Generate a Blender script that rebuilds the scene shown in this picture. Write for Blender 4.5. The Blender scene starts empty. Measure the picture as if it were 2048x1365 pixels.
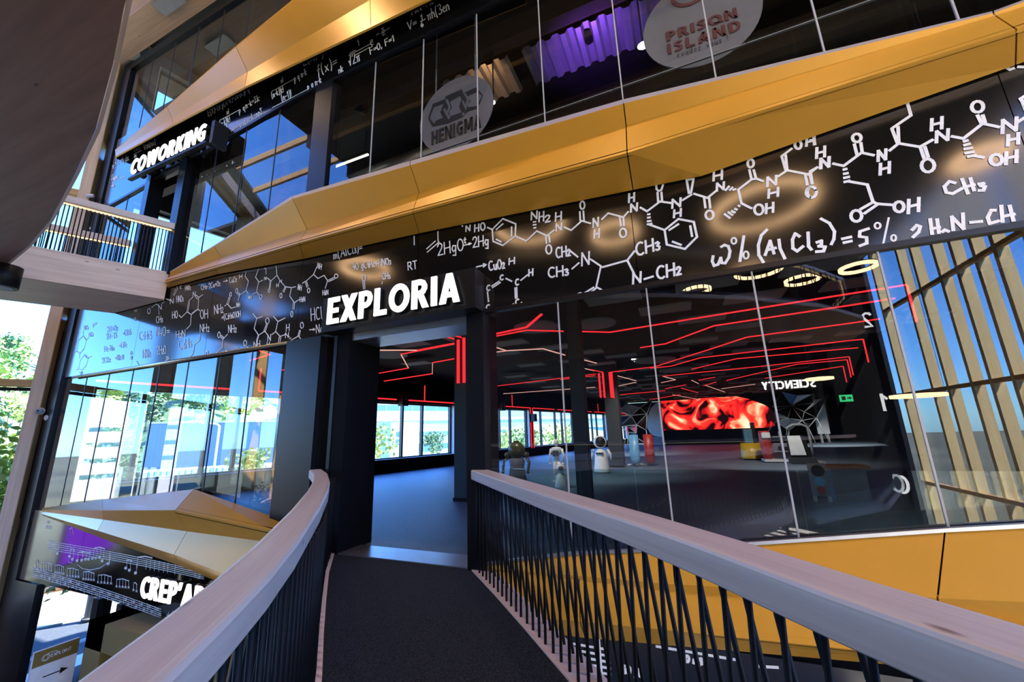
import bpy, bmesh, math, random
from mathutils import Vector, Matrix
random.seed(7)
S = bpy.context.scene
COL = S.collection
PI = math.pi

# ------------------------------------------------------------------ camera
# World: X runs along the glazed facade, Y goes into the exhibition hall, Z is up,
# the facade is the plane Y = 0, the hall floor is Z = 0, metres.
F = 796.0
CAM = Vector((2.359, -4.434, 1.5))
AX = Vector((0.9199, -0.1161, -0.3746))   # world X in camera axes (right, down, forward)
AY = Vector((0.3912, 0.1961, 0.8992))
AZ = Vector((-0.03092, -0.97368, 0.2258))
cd = bpy.data.cameras.new('camera')
cam = bpy.data.objects.new('camera', cd); COL.objects.link(cam)
_r = Vector((AX[0], AY[0], AZ[0])).normalized()
_u = -Vector((AX[1], AY[1], AZ[1])); _u = (_u - _r * _u.dot(_r)).normalized()
_b = _r.cross(_u)
cam.matrix_world = Matrix(((_r.x, _u.x, _b.x, CAM.x), (_r.y, _u.y, _b.y, CAM.y), (_r.z, _u.z, _b.z, CAM.z), (0, 0, 0, 1)))
cd.sensor_width = 36.0; cd.lens = 36.0 * F / 2048; cd.clip_start = 0.05; cd.clip_end = 2000
S.camera = cam

def ray(x, y):
    d = Vector((x - 1024, y - 682.5, F)); return Vector((d.dot(AX), d.dot(AY), d.dot(AZ)))
def onY(x, y, Y=0.0):
    d = ray(x, y); return CAM + d * ((Y - CAM.y) / d.y)
def onX(x, y, X):
    d = ray(x, y); return CAM + d * ((X - CAM.x) / d.x)
def onZ(x, y, Z):
    d = ray(x, y); return CAM + d * ((Z - CAM.z) / d.z)
def onP(x, y, p, n):
    d = ray(x, y); n = Vector(n); return CAM + d * ((Vector(p) - CAM).dot(n) / d.dot(n))

# ------------------------------------------------------------------ sky, sun, exposure
S.view_settings.view_transform = 'Standard'; S.view_settings.look = 'None'
S.view_settings.gamma = 1.0; S.view_settings.use_curve_mapping = False
S.view_settings.exposure = 2.0
W = bpy.data.worlds.new('sky'); S.world = W; W.use_nodes = True
nt = W.node_tree; nt.nodes.clear()
sky = nt.nodes.new('ShaderNodeTexSky'); sky.sky_type = 'NISHITA'; sky.sun_disc = False
sky.sun_elevation = math.radians(52); sky.sun_rotation = math.radians(60)
sky.air_density = 1.0; sky.dust_density = 0.1; sky.ozone_density = 3.0
bg = nt.nodes.new('ShaderNodeBackground'); bg.inputs['Strength'].default_value = 0.46
wo = nt.nodes.new('ShaderNodeOutputWorld')
tint = nt.nodes.new('ShaderNodeMix'); tint.data_type = 'RGBA'; tint.blend_type = 'MULTIPLY'; tint.inputs['Factor'].default_value = 1.0
tint.inputs[7].default_value = (0.32, 0.65, 1.22, 1)
nt.links.new(sky.outputs[0], tint.inputs[6]); nt.links.new(tint.outputs[2], bg.inputs['Color']); nt.links.new(bg.outputs[0], wo.inputs['Surface'])
sl = bpy.data.lights.new('sun', 'SUN'); sl.energy = 12.0; sl.angle = 0.009; sl.color = (1.0, 0.95, 0.87)
sun = bpy.data.objects.new('sun', sl); COL.objects.link(sun)
sun.rotation_euler = Vector((-0.42, -0.44, -0.79)).to_track_quat('-Z', 'Y').to_euler()
S.cycles.max_bounces = 8; S.cycles.transparent_max_bounces = 24
S.cycles.diffuse_bounces = 4; S.cycles.glossy_bounces = 5
S.cycles.caustics_reflective = False; S.cycles.caustics_refractive = False
S.cycles.sample_clamp_indirect = 6.0
try: S.cycles.use_denoising = True
except Exception: pass

# ------------------------------------------------------------------ materials
MATS = {}
def new_mat(name):
    m = bpy.data.materials.new(name); m.use_nodes = True; MATS[name] = m
    return m, m.node_tree, m.node_tree.nodes['Principled BSDF']
def flat(name, col, rough=0.5, metal=0.0, spec=0.5, var=0.06, scale=6.0, emit=None, es=0.0, bump=0.0, coat=0.0):
    m, t, p = new_mat(name)
    p.inputs['Roughness'].default_value = rough; p.inputs['Metallic'].default_value = metal
    p.inputs['Specular IOR Level'].default_value = spec; p.inputs['Coat Weight'].default_value = coat
    n = t.nodes.new('ShaderNodeTexNoise'); n.inputs['Scale'].default_value = scale; n.inputs['Detail'].default_value = 4
    tc = t.nodes.new('ShaderNodeTexCoord'); t.links.new(tc.outputs['Object'], n.inputs['Vector'])
    r = t.nodes.new('ShaderNodeValToRGB')
    r.color_ramp.elements[0].color = (*[c * (1 - var) for c in col], 1); r.color_ramp.elements[1].color = (*[min(1, c * (1 + var)) for c in col], 1)
    r.color_ramp.elements[0].position = 0.3; r.color_ramp.elements[1].position = 0.7
    t.links.new(n.outputs['Fac'], r.inputs['Fac']); t.links.new(r.outputs['Color'], p.inputs['Base Color'])
    if emit: p.inputs['Emission Color'].default_value = (*emit, 1); p.inputs['Emission Strength'].default_value = es
    if bump:
        b = t.nodes.new('ShaderNodeBump'); b.inputs['Strength'].default_value = bump; b.inputs['Distance'].default_value = 0.01
        t.links.new(n.outputs['Fac'], b.inputs['Height']); t.links.new(b.outputs[0], p.inputs['Normal'])
    return m
def glow(name, col, strength):
    m = bpy.data.materials.new(name); m.use_nodes = True; t = m.node_tree; t.nodes.clear(); MATS[name] = m
    e = t.nodes.new('ShaderNodeEmission'); e.inputs['Color'].default_value = (*col, 1); e.inputs['Strength'].default_value = strength / 2 ** S.view_settings.exposure
    o = t.nodes.new('ShaderNodeOutputMaterial'); t.links.new(e.outputs[0], o.inputs['Surface']); return m
def glass(name, tint, f0):
    m = bpy.data.materials.new(name); m.use_nodes = True; t = m.node_tree; t.nodes.clear(); MATS[name] = m
    tr = t.nodes.new('ShaderNodeBsdfTransparent'); tr.inputs['Color'].default_value = (*tint, 1)
    gl = t.nodes.new('ShaderNodeBsdfGlossy'); gl.inputs['Roughness'].default_value = 0.0
    g = t.nodes.new('ShaderNodeNewGeometry')
    dt = t.nodes.new('ShaderNodeVectorMath'); dt.operation = 'DOT_PRODUCT'
    t.links.new(g.outputs['Incoming'], dt.inputs[0]); t.links.new(g.outputs['Normal'], dt.inputs[1])
    ab = t.nodes.new('ShaderNodeMath'); ab.operation = 'ABSOLUTE'; t.links.new(dt.outputs['Value'], ab.inputs[0])
    om = t.nodes.new('ShaderNodeMath'); om.operation = 'SUBTRACT'; om.inputs[0].default_value = 1.0; t.links.new(ab.outputs[0], om.inputs[1])
    pw = t.nodes.new('ShaderNodeMath'); pw.operation = 'POWER'; pw.inputs[1].default_value = 5.0; t.links.new(om.outputs[0], pw.inputs[0])
    ma = t.nodes.new('ShaderNodeMath'); ma.operation = 'MULTIPLY_ADD'; ma.inputs[1].default_value = 1 - f0; ma.inputs[2].default_value = f0
    t.links.new(pw.outputs[0], ma.inputs[0])
    mx = t.nodes.new('ShaderNodeMixShader'); t.links.new(ma.outputs[0], mx.inputs['Fac'])
    t.links.new(tr.outputs[0], mx.inputs[1]); t.links.new(gl.outputs[0], mx.inputs[2])
    o = t.nodes.new('ShaderNodeOutputMaterial'); t.links.new(mx.outputs[0], o.inputs['Surface']); return m
def wood(name, light, dark, knot, rough=0.55, grain=22.0, knots=1.0, coat=0.0):
    m, t, p = new_mat(name); N = t.nodes.new; L = t.links.new
    p.inputs['Roughness'].default_value = rough; p.inputs['Coat Weight'].default_value = coat; p.inputs['Coat Roughness'].default_value = 0.25
    uv = N('ShaderNodeUVMap')
    mp = N('ShaderNodeMapping'); mp.inputs['Scale'].default_value = (0.7, grain, 1); L(uv.outputs[0], mp.inputs['Vector'])
    n1 = N('ShaderNodeTexNoise'); n1.inputs['Scale'].default_value = 1.6; n1.inputs['Detail'].default_value = 6; n1.inputs['Distortion'].default_value = 0.6
    L(mp.outputs[0], n1.inputs['Vector'])
    r = N('ShaderNodeValToRGB'); r.color_ramp.elements[0].position = 0.3; r.color_ramp.elements[1].position = 0.68
    r.color_ramp.elements[0].color = (*dark, 1); r.color_ramp.elements[1].color = (*light, 1); L(n1.outputs['Fac'], r.inputs['Fac'])
    # lamination boards: broad tone changes
    mp3 = N('ShaderNodeMapping'); mp3.inputs['Scale'].default_value = (0.35, 9, 1); L(uv.outputs[0], mp3.inputs['Vector'])
    n3 = N('ShaderNodeTexNoise'); n3.inputs['Scale'].default_value = 1.0; n3.inputs['Detail'].default_value = 0; L(mp3.outputs[0], n3.inputs['Vector'])
    mul = N('ShaderNodeMix'); mul.data_type = 'RGBA'; mul.blend_type = 'MULTIPLY'; mul.inputs['Factor'].default_value = 0.35
    rr = N('ShaderNodeValToRGB'); rr.color_ramp.elements[0].color = (0.72, 0.64, 0.58, 1); rr.color_ramp.elements[1].color = (1, 1, 1, 1)
    rr.color_ramp.elements[0].position = 0.35; rr.color_ramp.elements[1].position = 0.6
    L(n3.outputs['Fac'], rr.inputs['Fac']); L(r.outputs['Color'], mul.inputs[6]); L(rr.outputs['Color'], mul.inputs[7])
    mp2 = N('ShaderNodeMapping'); mp2.inputs['Scale'].default_value = (2.3, 7.5, 1); L(uv.outputs[0], mp2.inputs['Vector'])
    v = N('ShaderNodeTexVoronoi'); v.inputs['Scale'].default_value = 1.0; L(mp2.outputs[0], v.inputs['Vector'])
    sep = N('ShaderNodeSeparateColor'); L(v.outputs['Color'], sep.inputs[0])
    gt = N('ShaderNodeMath'); gt.operation = 'GREATER_THAN'; gt.inputs[1].default_value = 1.0 - 0.28 * knots; L(sep.outputs[0], gt.inputs[0])
    kr = N('ShaderNodeValToRGB'); kr.color_ramp.elements[0].position = 0.035; kr.color_ramp.elements[1].position = 0.1
    kr.color_ramp.elements[0].color = (1, 1, 1, 1); kr.color_ramp.elements[1].color = (0, 0, 0, 1); L(v.outputs['Distance'], kr.inputs['Fac'])
    km = N('ShaderNodeMath'); km.operation = 'MULTIPLY'; L(gt.outputs[0], km.inputs[0]); L(kr.outputs['Color'], km.inputs[1])
    mx = N('ShaderNodeMix'); mx.data_type = 'RGBA'; L(km.outputs[0], mx.inputs['Factor'])
    L(mul.outputs[2], mx.inputs[6]); mx.inputs[7].default_value = (*knot, 1)
    L(mx.outputs[2], p.inputs['Base Color'])
    b = N('ShaderNodeBump'); b.inputs['Strength'].default_value = 0.12; b.inputs['Distance'].default_value = 0.004
    L(n1.outputs['Fac'], b.inputs['Height']); L(b.outputs[0], p.inputs['Normal'])
    return m
def carpet(name, a, b, rough=0.95, spec=0.15):
    m, t, p = new_mat(name); N = t.nodes.new; L = t.links.new
    p.inputs['Roughness'].default_value = rough; p.inputs['Specular IOR Level'].default_value = spec
    tc = N('ShaderNodeTexCoord')
    n = N('ShaderNodeTexNoise'); n.inputs['Scale'].default_value = 95; n.inputs['Detail'].default_value = 3; L(tc.outputs['Object'], n.inputs['Vector'])
    r = N('ShaderNodeValToRGB'); r.color_ramp.elements[0].position = 0.35; r.color_ramp.elements[1].position = 0.66
    r.color_ramp.elements[0].color = (*a, 1); r.color_ramp.elements[1].color = (*b, 1)
    L(n.outputs['Fac'], r.inputs['Fac']); L(r.outputs['Color'], p.inputs['Base Color'])
    bm_ = N('ShaderNodeBump'); bm_.inputs['Strength'].default_value = 0.5; bm_.inputs['Distance'].default_value = 0.006
    L(n.outputs['Fac'], bm_.inputs['Height']); L(bm_.outputs[0], p.inputs['Normal']); return m

def gold_mat(name, col, metal, rough):
    m = flat(name, col, rough=rough, metal=metal, var=0.03, scale=1.5); return m
flat('gold', (0.63, 0.31, 0.026), rough=0.38, metal=0.25, var=0.03, scale=1.5)
flat('sill_pale', (0.50, 0.44, 0.40), rough=0.45, metal=0.3)
flat('gloss_black', (0.006, 0.0055, 0.005), rough=0.11, spec=0.6, var=0.0)
flat('black', (0.008, 0.008, 0.009), rough=0.5, spec=0.3)
flat('matt_black', (0.006, 0.006, 0.007), rough=0.9, spec=0.1)
flat('frame_black', (0.007, 0.007, 0.008), rough=0.32, spec=0.3)
flat('rod_black', (0.007, 0.0065, 0.0065), rough=0.6, spec=0.2)
flat('charcoal', (0.035, 0.037, 0.042), rough=0.7)
flat('pillar_blue', (0.045, 0.065, 0.085), rough=0.6)
flat('panel_grey', (0.15, 0.155, 0.14), rough=0.85)
flat('silicone', (0.42, 0.40, 0.37), rough=0.5)
flat('silicone_backlit', (0.03, 0.03, 0.035), rough=0.5)  # seams against bright glass, their backlit shade put into the colour
flat('chalk', (0.86, 0.84, 0.80), rough=0.6, var=0.05, scale=20)
flat('alu', (0.55, 0.55, 0.55), rough=0.32, metal=0.9)
flat('alu_bronze', (0.40, 0.35, 0.22), rough=0.3, metal=0.9)
flat('white', (0.80, 0.80, 0.80), rough=0.35)
flat('white_matt', (0.74, 0.75, 0.76), rough=0.8)
flat('grey_dark', (0.09, 0.09, 0.10), rough=0.6)
flat('grey_mid', (0.28, 0.28, 0.29), rough=0.6)
flat('disc_grey', (0.22, 0.205, 0.215), rough=0.6)
flat('ink', (0.03, 0.026, 0.028), rough=0.7)
flat('ink_grey', (0.17, 0.165, 0.18), rough=0.7)
flat('ink_red', (0.16, 0.045, 0.045), rough=0.7)
flat('concrete', (0.50, 0.47, 0.43), rough=0.85, var=0.12, scale=3)
flat('asphalt', (0.045, 0.055, 0.07), rough=0.9, var=0.25, scale=12)
flat('lawn', (0.12, 0.125, 0.08), rough=0.95, var=0.35, scale=0.05)
flat('leaf_green', (0.17, 0.27, 0.06), rough=0.7, var=0.5, scale=2.2)
flat('leaf_dark', (0.07, 0.14, 0.055), rough=0.7, var=0.5, scale=1.2)
flat('leaf_lime', (0.33, 0.42, 0.09), rough=0.7, var=0.4, scale=2.0)
flat('leaf_red', (0.24, 0.08, 0.09), rough=0.7, var=0.4, scale=2.0)
flat('bark', (0.12, 0.085, 0.06), rough=0.9, var=0.3, scale=10)
flat('facade_white', (0.80, 0.81, 0.80), rough=0.7)
flat('facade_blue', (0.20, 0.30, 0.42), rough=0.5, var=0.04)
flat('ribbon_glass', (0.12, 0.24, 0.30), rough=0.12)
flat('shed_blue', (0.13, 0.20, 0.29), rough=0.5, var=0.05, scale=0.2)
flat('sign_blue', (0.03, 0.12, 0.45), rough=0.5)
flat('red_paint', (0.45, 0.03, 0.03), rough=0.4)
flat('orange_paint', (0.55, 0.16, 0.02), rough=0.4)
flat('yellow_paint', (0.72, 0.40, 0.02), rough=0.35)
flat('blue_paint', (0.16, 0.42, 0.72), rough=0.35)
flat('olive_shell', (0.075, 0.065, 0.02), rough=0.3)
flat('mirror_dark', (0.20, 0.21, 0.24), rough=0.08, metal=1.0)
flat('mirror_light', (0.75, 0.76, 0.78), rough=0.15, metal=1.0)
flat('deck_grey', (0.20, 0.19, 0.18), rough=0.8, var=0.2, scale=5)
flat('brown_clad', (0.30, 0.15, 0.08), rough=0.7, var=0.2, scale=5)
flat('graffiti_wall', (0.20, 0.055, 0.045), rough=0.85, var=0.6, scale=1.6)
flat('brass_olive', (0.22, 0.155, 0.035), rough=0.55, metal=0.3)
flat('steel_deck', (0.42, 0.42, 0.44), rough=0.35, metal=0.7)
flat('duct', (0.35, 0.36, 0.37), rough=0.4, metal=0.8)
glow('letter_white', (1.0, 0.97, 0.93), 2.6)
glow('ring_warm', (1.0, 0.60, 0.30), 28.0)
glow('led_red', (1.0, 0.03, 0.04), 1.3)
glow('led_pink', (1.0, 0.50, 0.42), 0.9)
glow('led_warm', (1.0, 0.72, 0.38), 2.2)
glow('tube_white', (1.0, 0.93, 0.78), 3.0)
glow('letter_bright', (1.0, 0.97, 0.93), 16.0)
glow('number_white', (0.93, 0.96, 1.0), 9.0)
flat('beam_dark', (0.06, 0.032, 0.02), rough=0.7)
flat('roof_dark', (0.05, 0.042, 0.036), rough=0.8)
glow('exit_green', (0.05, 0.75, 0.25), 0.9)
glow('spot_white', (1.0, 0.93, 0.85), 6.0)
glow('strip_green', (0.0, 0.55, 0.22), 0.8)
glass('glass_clear', (0.93, 0.955, 0.95), 0.045)
glass('glass_facade', (0.86, 0.885, 0.88), 0.09)
glass('glass_teal', (0.72, 0.84, 0.84), 0.04)
wood('spruce_rail', (0.72, 0.575, 0.46), (0.62, 0.475, 0.37), (0.20, 0.10, 0.06), rough=0.38, grain=30, knots=1.4, coat=0.25)
wood('spruce_beam', (0.74, 0.56, 0.40), (0.62, 0.45, 0.31), (0.20, 0.10, 0.05), grain=14)
wood('spruce_orange', (0.58, 0.35, 0.14), (0.48, 0.27, 0.09), (0.18, 0.08, 0.04), grain=14)
wood('spruce_yellow', (0.80, 0.64, 0.34), (0.70, 0.54, 0.27), (0.3, 0.2, 0.08), grain=14)
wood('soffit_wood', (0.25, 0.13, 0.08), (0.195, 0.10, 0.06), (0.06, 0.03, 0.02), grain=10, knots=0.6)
wood('plank_pink', (0.80, 0.58, 0.46), (0.70, 0.48, 0.37), (0.20, 0.10, 0.06), grain=16, knots=0.6)
carpet('carpet_charcoal', (0.008, 0.008, 0.009), (0.042, 0.043, 0.047))
carpet('carpet_blue', (0.08, 0.115, 0.16), (0.18, 0.24, 0.32), 0.5, 0.5)
def swirl(name):
    m = bpy.data.materials.new(name); m.use_nodes = True; t = m.node_tree; t.nodes.clear(); MATS[name] = m
    N = t.nodes.new; L = t.links.new
    uv = N('ShaderNodeUVMap'); mp = N('ShaderNodeMapping'); mp.inputs['Scale'].default_value = (0.42, 0.42, 1); L(uv.outputs[0], mp.inputs['Vector'])
    n0 = N('ShaderNodeTexNoise'); n0.inputs['Scale'].default_value = 0.8; n0.inputs['Detail'].default_value = 1; L(mp.outputs[0], n0.inputs['Vector'])
    ad = N('ShaderNodeMix'); ad.data_type = 'RGBA'; ad.blend_type = 'ADD'; ad.inputs['Factor'].default_value = 1.6
    L(mp.outputs[0], ad.inputs[6]); L(n0.outputs['Color'], ad.inputs[7])
    n = N('ShaderNodeTexNoise'); n.inputs['Scale'].default_value = 1.1; n.inputs['Detail'].default_value = 2; n.inputs['Distortion'].default_value = 2.2; L(ad.outputs[2], n.inputs['Vector'])
    r = N('ShaderNodeValToRGB'); cr = r.color_ramp
    cr.elements[0].position = 0.40; cr.elements[0].color = (0.01, 0.002, 0.003, 1)
    cr.elements[1].position = 0.74; cr.elements[1].color = (1, 0.85, 0.55, 1)
    e = cr.elements.new(0.47); e.color = (0.75, 0.012, 0.015, 1)
    e = cr.elements.new(0.58); e.color = (1.0, 0.05, 0.03, 1)
    e = cr.elements.new(0.66); e.color = (1.0, 0.35, 0.18, 1)
    L(n.outputs['Fac'], r.inputs['Fac'])
    em = N('ShaderNodeEmission'); em.inputs['Strength'].default_value = 0.4; L(r.outputs['Color'], em.inputs['Color'])
    o = N('ShaderNodeOutputMaterial'); L(em.outputs[0], o.inputs['Surface'])
swirl('led_swirl')

# ------------------------------------------------------------------ object helpers
def tag(o, label=None, cat=None, group=None, kind=None):
    if label: o['label'] = label
    if cat: o['category'] = cat
    if group: o['group'] = group
    if kind: o['kind'] = kind
    return o
def empty(name, loc, label=None, cat=None, group=None, kind=None):
    o = bpy.data.objects.new(name, None); COL.objects.link(o); o.location = loc; o.empty_display_size = 0.2
    return tag(o, label, cat, group, kind)
class MB:
    """collects shapes in world coordinates; build() links them as one object whose origin is its parent's"""
    def __init__(s): s.v = []; s.f = []; s.uv = []; s.sm = []; s.flatink = False
    def poly(s, pts, uvs=None, smooth=False):
        b = len(s.v); s.v += [tuple(p) for p in pts]; s.f.append(tuple(range(b, b + len(pts))))
        s.uv.append(uvs or [(0, 0)] * len(pts)); s.sm.append(smooth)
    def hexa(s, q, swap=False):
        """q: 8 corners, 0-3 bottom ring, 4-7 top ring"""
        q = [Vector(p) for p in q]
        for f in ((3, 2, 1, 0), (4, 5, 6, 7), (0, 1, 5, 4), (1, 2, 6, 5), (2, 3, 7, 6), (3, 0, 4, 7)):
            P = [q[i] for i in f]; a = (P[1] - P[0]); c = (P[3] - P[0])
            la, lc = a.length, c.length
            off = random.random() * 7
            if la >= lc: uv = [(off, 0), (off + la, 0), (off + la, lc), (off, lc)]
            else: uv = [(off, 0), (off, la), (off + lc, la), (off + lc, 0)]
            s.poly(P, uv)
        return s
    def box(s, x0, x1, y0, y1, z0, z1):
        return s.hexa([(x0, y0, z0), (x1, y0, z0), (x1, y1, z0), (x0, y1, z0), (x0, y0, z1), (x1, y0, z1), (x1, y1, z1), (x0, y1, z1)])
    def bar(s, a, b, w, h, up=(0, 0, 1)):
        a = Vector(a); b = Vector(b); d = (b - a).normalized(); u = Vector(up)
        sd = d.cross(u)
        if sd.length < 1e-4: sd = d.cross(Vector((1, 0, 0)))
        sd.normalize(); u = sd.cross(d).normalized(); sd = sd * w / 2; u = u * h / 2
        return s.hexa([a - sd - u, a + sd - u, a + sd + u, a - sd + u, b - sd - u, b + sd - u, b + sd + u, b - sd + u])
    def tube(s, pts, r, n=8, cap=True, closed=False):
        pts = [Vector(p) for p in pts]; rings = []; L = 0; rr = r if isinstance(r, (list, tuple)) else [r] * len(pts)
        for i, p in enumerate(pts):
            a = pts[i - 1] if (i > 0 or closed) else pts[0]; b = pts[(i + 1) % len(pts)] if (i < len(pts) - 1 or closed) else pts[-1]
            d = (b - a).normalized(); u = Vector((0, 0, 1)) if abs(d.z) < 0.9 else Vector((1, 0, 0))
            x = d.cross(u).normalized(); y = x.cross(d)
            rings.append([p + (x * math.cos(2 * PI * k / n) + y * math.sin(2 * PI * k / n)) * rr[i] for k in range(n)])
        m = len(rings)
        for i in range(m if closed else m - 1):
            A = rings[i]; B = rings[(i + 1) % m]
            for k in range(n): s.poly([A[k], A[(k + 1) % n], B[(k + 1) % n], B[k]], smooth=True)
        if cap and not closed: s.poly(rings[0][::-1]); s.poly(rings[-1])
        return s
    def lathe(s, prof, c=(0, 0, 0), n=20, sx=1.0, sy=1.0):
        c = Vector(c); R = [[c + Vector((r * sx * math.cos(2 * PI * k / n), r * sy * math.sin(2 * PI * k / n), z)) for k in range(n)] for r, z in prof]
        for i in range(len(R) - 1):
            for k in range(n): s.poly([R[i][k], R[i][(k + 1) % n], R[i + 1][(k + 1) % n], R[i + 1][k]], smooth=True)
        if prof[0][0] > 1e-4: s.poly(R[0][::-1])
        if prof[-1][0] > 1e-4: s.poly(R[-1])
        return s
    def ball(s, c, r, n=14, sx=1, sy=1, sz=1):
        m = n // 2; return s.lathe([(max(1e-5, r * math.sin(PI * i / m)), -r * sz * math.cos(PI * i / m)) for i in range(m + 1)], c, n, sx, sy)
    def prism(s, pts, z0, z1):
        """plan polygon (x, y) extruded in z"""
        n = len(pts)
        area = sum(pts[i][0] * pts[(i + 1) % n][1] - pts[(i + 1) % n][0] * pts[i][1] for i in range(n))
        if area < 0: pts = pts[::-1]
        uv = [(p[0], p[1]) for p in pts]
        s.poly([(p[0], p[1], z1) for p in pts], uv); s.poly([(p[0], p[1], z0) for p in pts][::-1], uv[::-1])
        L = 0
        for i in range(n):
            a, b = pts[i], pts[(i + 1) % n]; l = math.dist(a, b)
            s.poly([(*a, z0), (*b, z0), (*b, z1), (*a, z1)], [(L, 0), (L + l, 0), (L + l, z1 - z0), (L, z1 - z0)]); L += l
        return s
    def facade_poly(s, pts, y0, y1):
        """polygon (x, z) extruded from y0 (front) to y1"""
        n = len(pts); area = sum(pts[i][0] * pts[(i + 1) % n][1] - pts[(i + 1) % n][0] * pts[i][1] for i in range(n))
        if area < 0: pts = pts[::-1]
        s.poly([(p[0], y0, p[1]) for p in pts]); s.poly([(p[0], y1, p[1]) for p in pts][::-1])
        for i in range(n):
            a, b = pts[i], pts[(i + 1) % n]; s.poly([(a[0], y1, a[1]), (b[0], y1, b[1]), (b[0], y0, b[1]), (a[0], y0, a[1])])
        return s
    def sweep(s, pts, prof, cap=True):
        """profile [(side, z)] swept along plan/space points; side is to the right of travel"""
        pts = [Vector(p) for p in pts]; R = []; L = [0]
        for i, p in enumerate(pts):
            a = pts[max(0, i - 1)]; b = pts[min(len(pts) - 1, i + 1)]; d = b - a; d.z = 0; d.normalize(); sd = Vector((d.y, -d.x, 0))
            R.append([p + sd * q[0] + Vector((0, 0, q[1])) for q in prof])
            if i: L.append(L[-1] + (p - pts[i - 1]).length)
        n = len(prof); V = [0]
        for k in range(n): V.append(V[-1] + math.dist(prof[k], prof[(k + 1) % n]))
        for i in range(len(pts) - 1):
            for k in range(n):
                k2 = (k + 1) % n
                s.poly([R[i][k], R[i][k2], R[i + 1][k2], R[i + 1][k]], [(L[i], V[k]), (L[i], V[k + 1]), (L[i + 1], V[k + 1]), (L[i + 1], V[k])])
        if cap: s.poly(R[0][::-1], [(q[0], q[1]) for q in prof][::-1]); s.poly(R[-1], [(q[0], q[1]) for q in prof])
        return s
    def build(s, name, mat, parent=None, local=False):
        me = bpy.data.meshes.new(name)
        org = Vector(parent.matrix_world.translation) if parent else Vector((0, 0, 0))
        if parent:
            org = Vector((0, 0, 0)); q = parent
            while q: org += q.location; q = q.parent
            if local: org = Vector((0, 0, 0))
        else:
            n = len(s.v); org = Vector((sum(p[0] for p in s.v) / n, sum(p[1] for p in s.v) / n, min(p[2] for p in s.v)))
        me.from_pydata([tuple(Vector(p) - org) for p in s.v], [], s.f)
        lay = me.uv_layers.new(name='UVMap'); flat_uv = [c for f in s.uv for uv in f for c in uv]
        lay.data.foreach_set('uv', flat_uv); me.polygons.foreach_set('use_smooth', s.sm)
        if not s.flatink:
            bmx = bmesh.new(); bmx.from_mesh(me); bmesh.ops.remove_doubles(bmx, verts=bmx.verts, dist=1e-5)
            bmesh.ops.recalc_face_normals(bmx, faces=bmx.faces); bmx.to_mesh(me); bmx.free()
        me.materials.append(MATS[mat]); o = bpy.data.objects.new(name, me); COL.objects.link(o)
        if parent: o.parent = parent
        else: o.location = org
        return o
def copy_tree(o, parent=None):
    c = o.copy(); COL.objects.link(c)
    if parent: c.parent = parent
    for ch in [x for x in bpy.data.objects if x.parent is o]: copy_tree(ch, c)
    return c
def struct(name, mb, mat, label=None):
    o = mb.build(name, mat); o['kind'] = 'structure'
    if label: o['label'] = label
    return o
def sroot(name, loc, label=None):
    o = empty(name, loc); o['kind'] = 'structure'
    if label: o['label'] = label
    return o

# ------------------------------------------------------------------ big frame of the place
WD = Vector((0.2, 0.98, 0)).normalized(); WN = Vector((WD.y, -WD.x, 0))       # hall's window wall runs into the depth
W0 = Vector((-9.3, 11, 0)) - WD * 11.2
def wpt(t, z, off=0.0):                                                         # t metres along the window wall, off into the hall
    p = W0 + WD * t + WN * off; return Vector((p.x, p.y, z))
ED = Vector((-0.576, -0.816, 0)).normalized(); EN = Vector((0.816, -0.576, 0)).normalized()
E0 = Vector((-11.335, -0.125, 0))                                               # inner face of first tall timber fin
def ept(t, z, off=0.0):
    p = E0 + ED * t + EN * off; return Vector((p.x, p.y, z))

# ------------------------------------------------------------------ shell
def P2(v): return (v.x, v.y)
HALL = [(-11.75, 0.07), P2(wpt(0.1, 0, -0.2)), P2(wpt(42, 0, -0.2)), (17.5, 42), (7.3, 0.07)]
struct('floor', MB().prism(HALL, -0.32, 0.0), 'carpet_blue', 'dark blue-grey carpet floor of the exhibition hall')
UP = [(-11.75, 0.07), P2(wpt(0.1, 0, -0.2)), P2(wpt(15, 0, -0.2)), (8.4, 15), (8.4, 0.07)]
struct('ceiling', MB().prism(HALL, 4.32, 4.6), 'matt_black', 'black ceiling of the exhibition hall')
struct('floor_upper', MB().prism(UP, 4.72, 5.0), 'charcoal', 'dark floor of the upper room')
struct('ceiling_upper', MB().prism(UP, 8.85, 9.2), 'black', 'dark ceiling of the upper room')
struct('floor_top', MB().prism(UP, 9.6, 10.0), 'charcoal', 'floor of the top storey')
struct('wall_right', MB().hexa([(7.1, 0.07, 0), (7.4, 0.07, 0), (17.6, 42, 0), (17.3, 42, 0), (7.1, 0.07, 4.32), (7.4, 0.07, 4.32), (17.6, 42, 4.32), (17.3, 42, 4.32)]), 'matt_black')
struct('wall_back', MB().hexa([(-3.4, 41.6, 0), (17.6, 41.6, 0), (17.6, 41.9, 0), (-3.4, 41.9, 0), (-3.4, 41.6, 4.32), (17.6, 41.6, 4.32), (17.6, 41.9, 4.32), (-3.4, 41.9, 4.32)]), 'matt_black')
struct('wall_back_upper', MB().box(-9, 8.4, 13.8, 14.0, 5, 8.85), 'black')
struct('wall_right_upper', MB().box(8.2, 8.4, 0.1, 14, 5, 8.85), 'black')
struct('wall_back_top', MB().box(-9, 8.4, 13.8, 14.0, 10, 13.4), 'grey_dark')
struct('wall_back_ground', MB().box(-4.4, -4.2, 0.1, 14, -5, -0.32), 'black', 'black wall inside the ground floor shop')
struct('wall_right_ground', MB().box(-4.4, 9, 1.2, 1.4, -5, -0.32), 'black')

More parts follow.
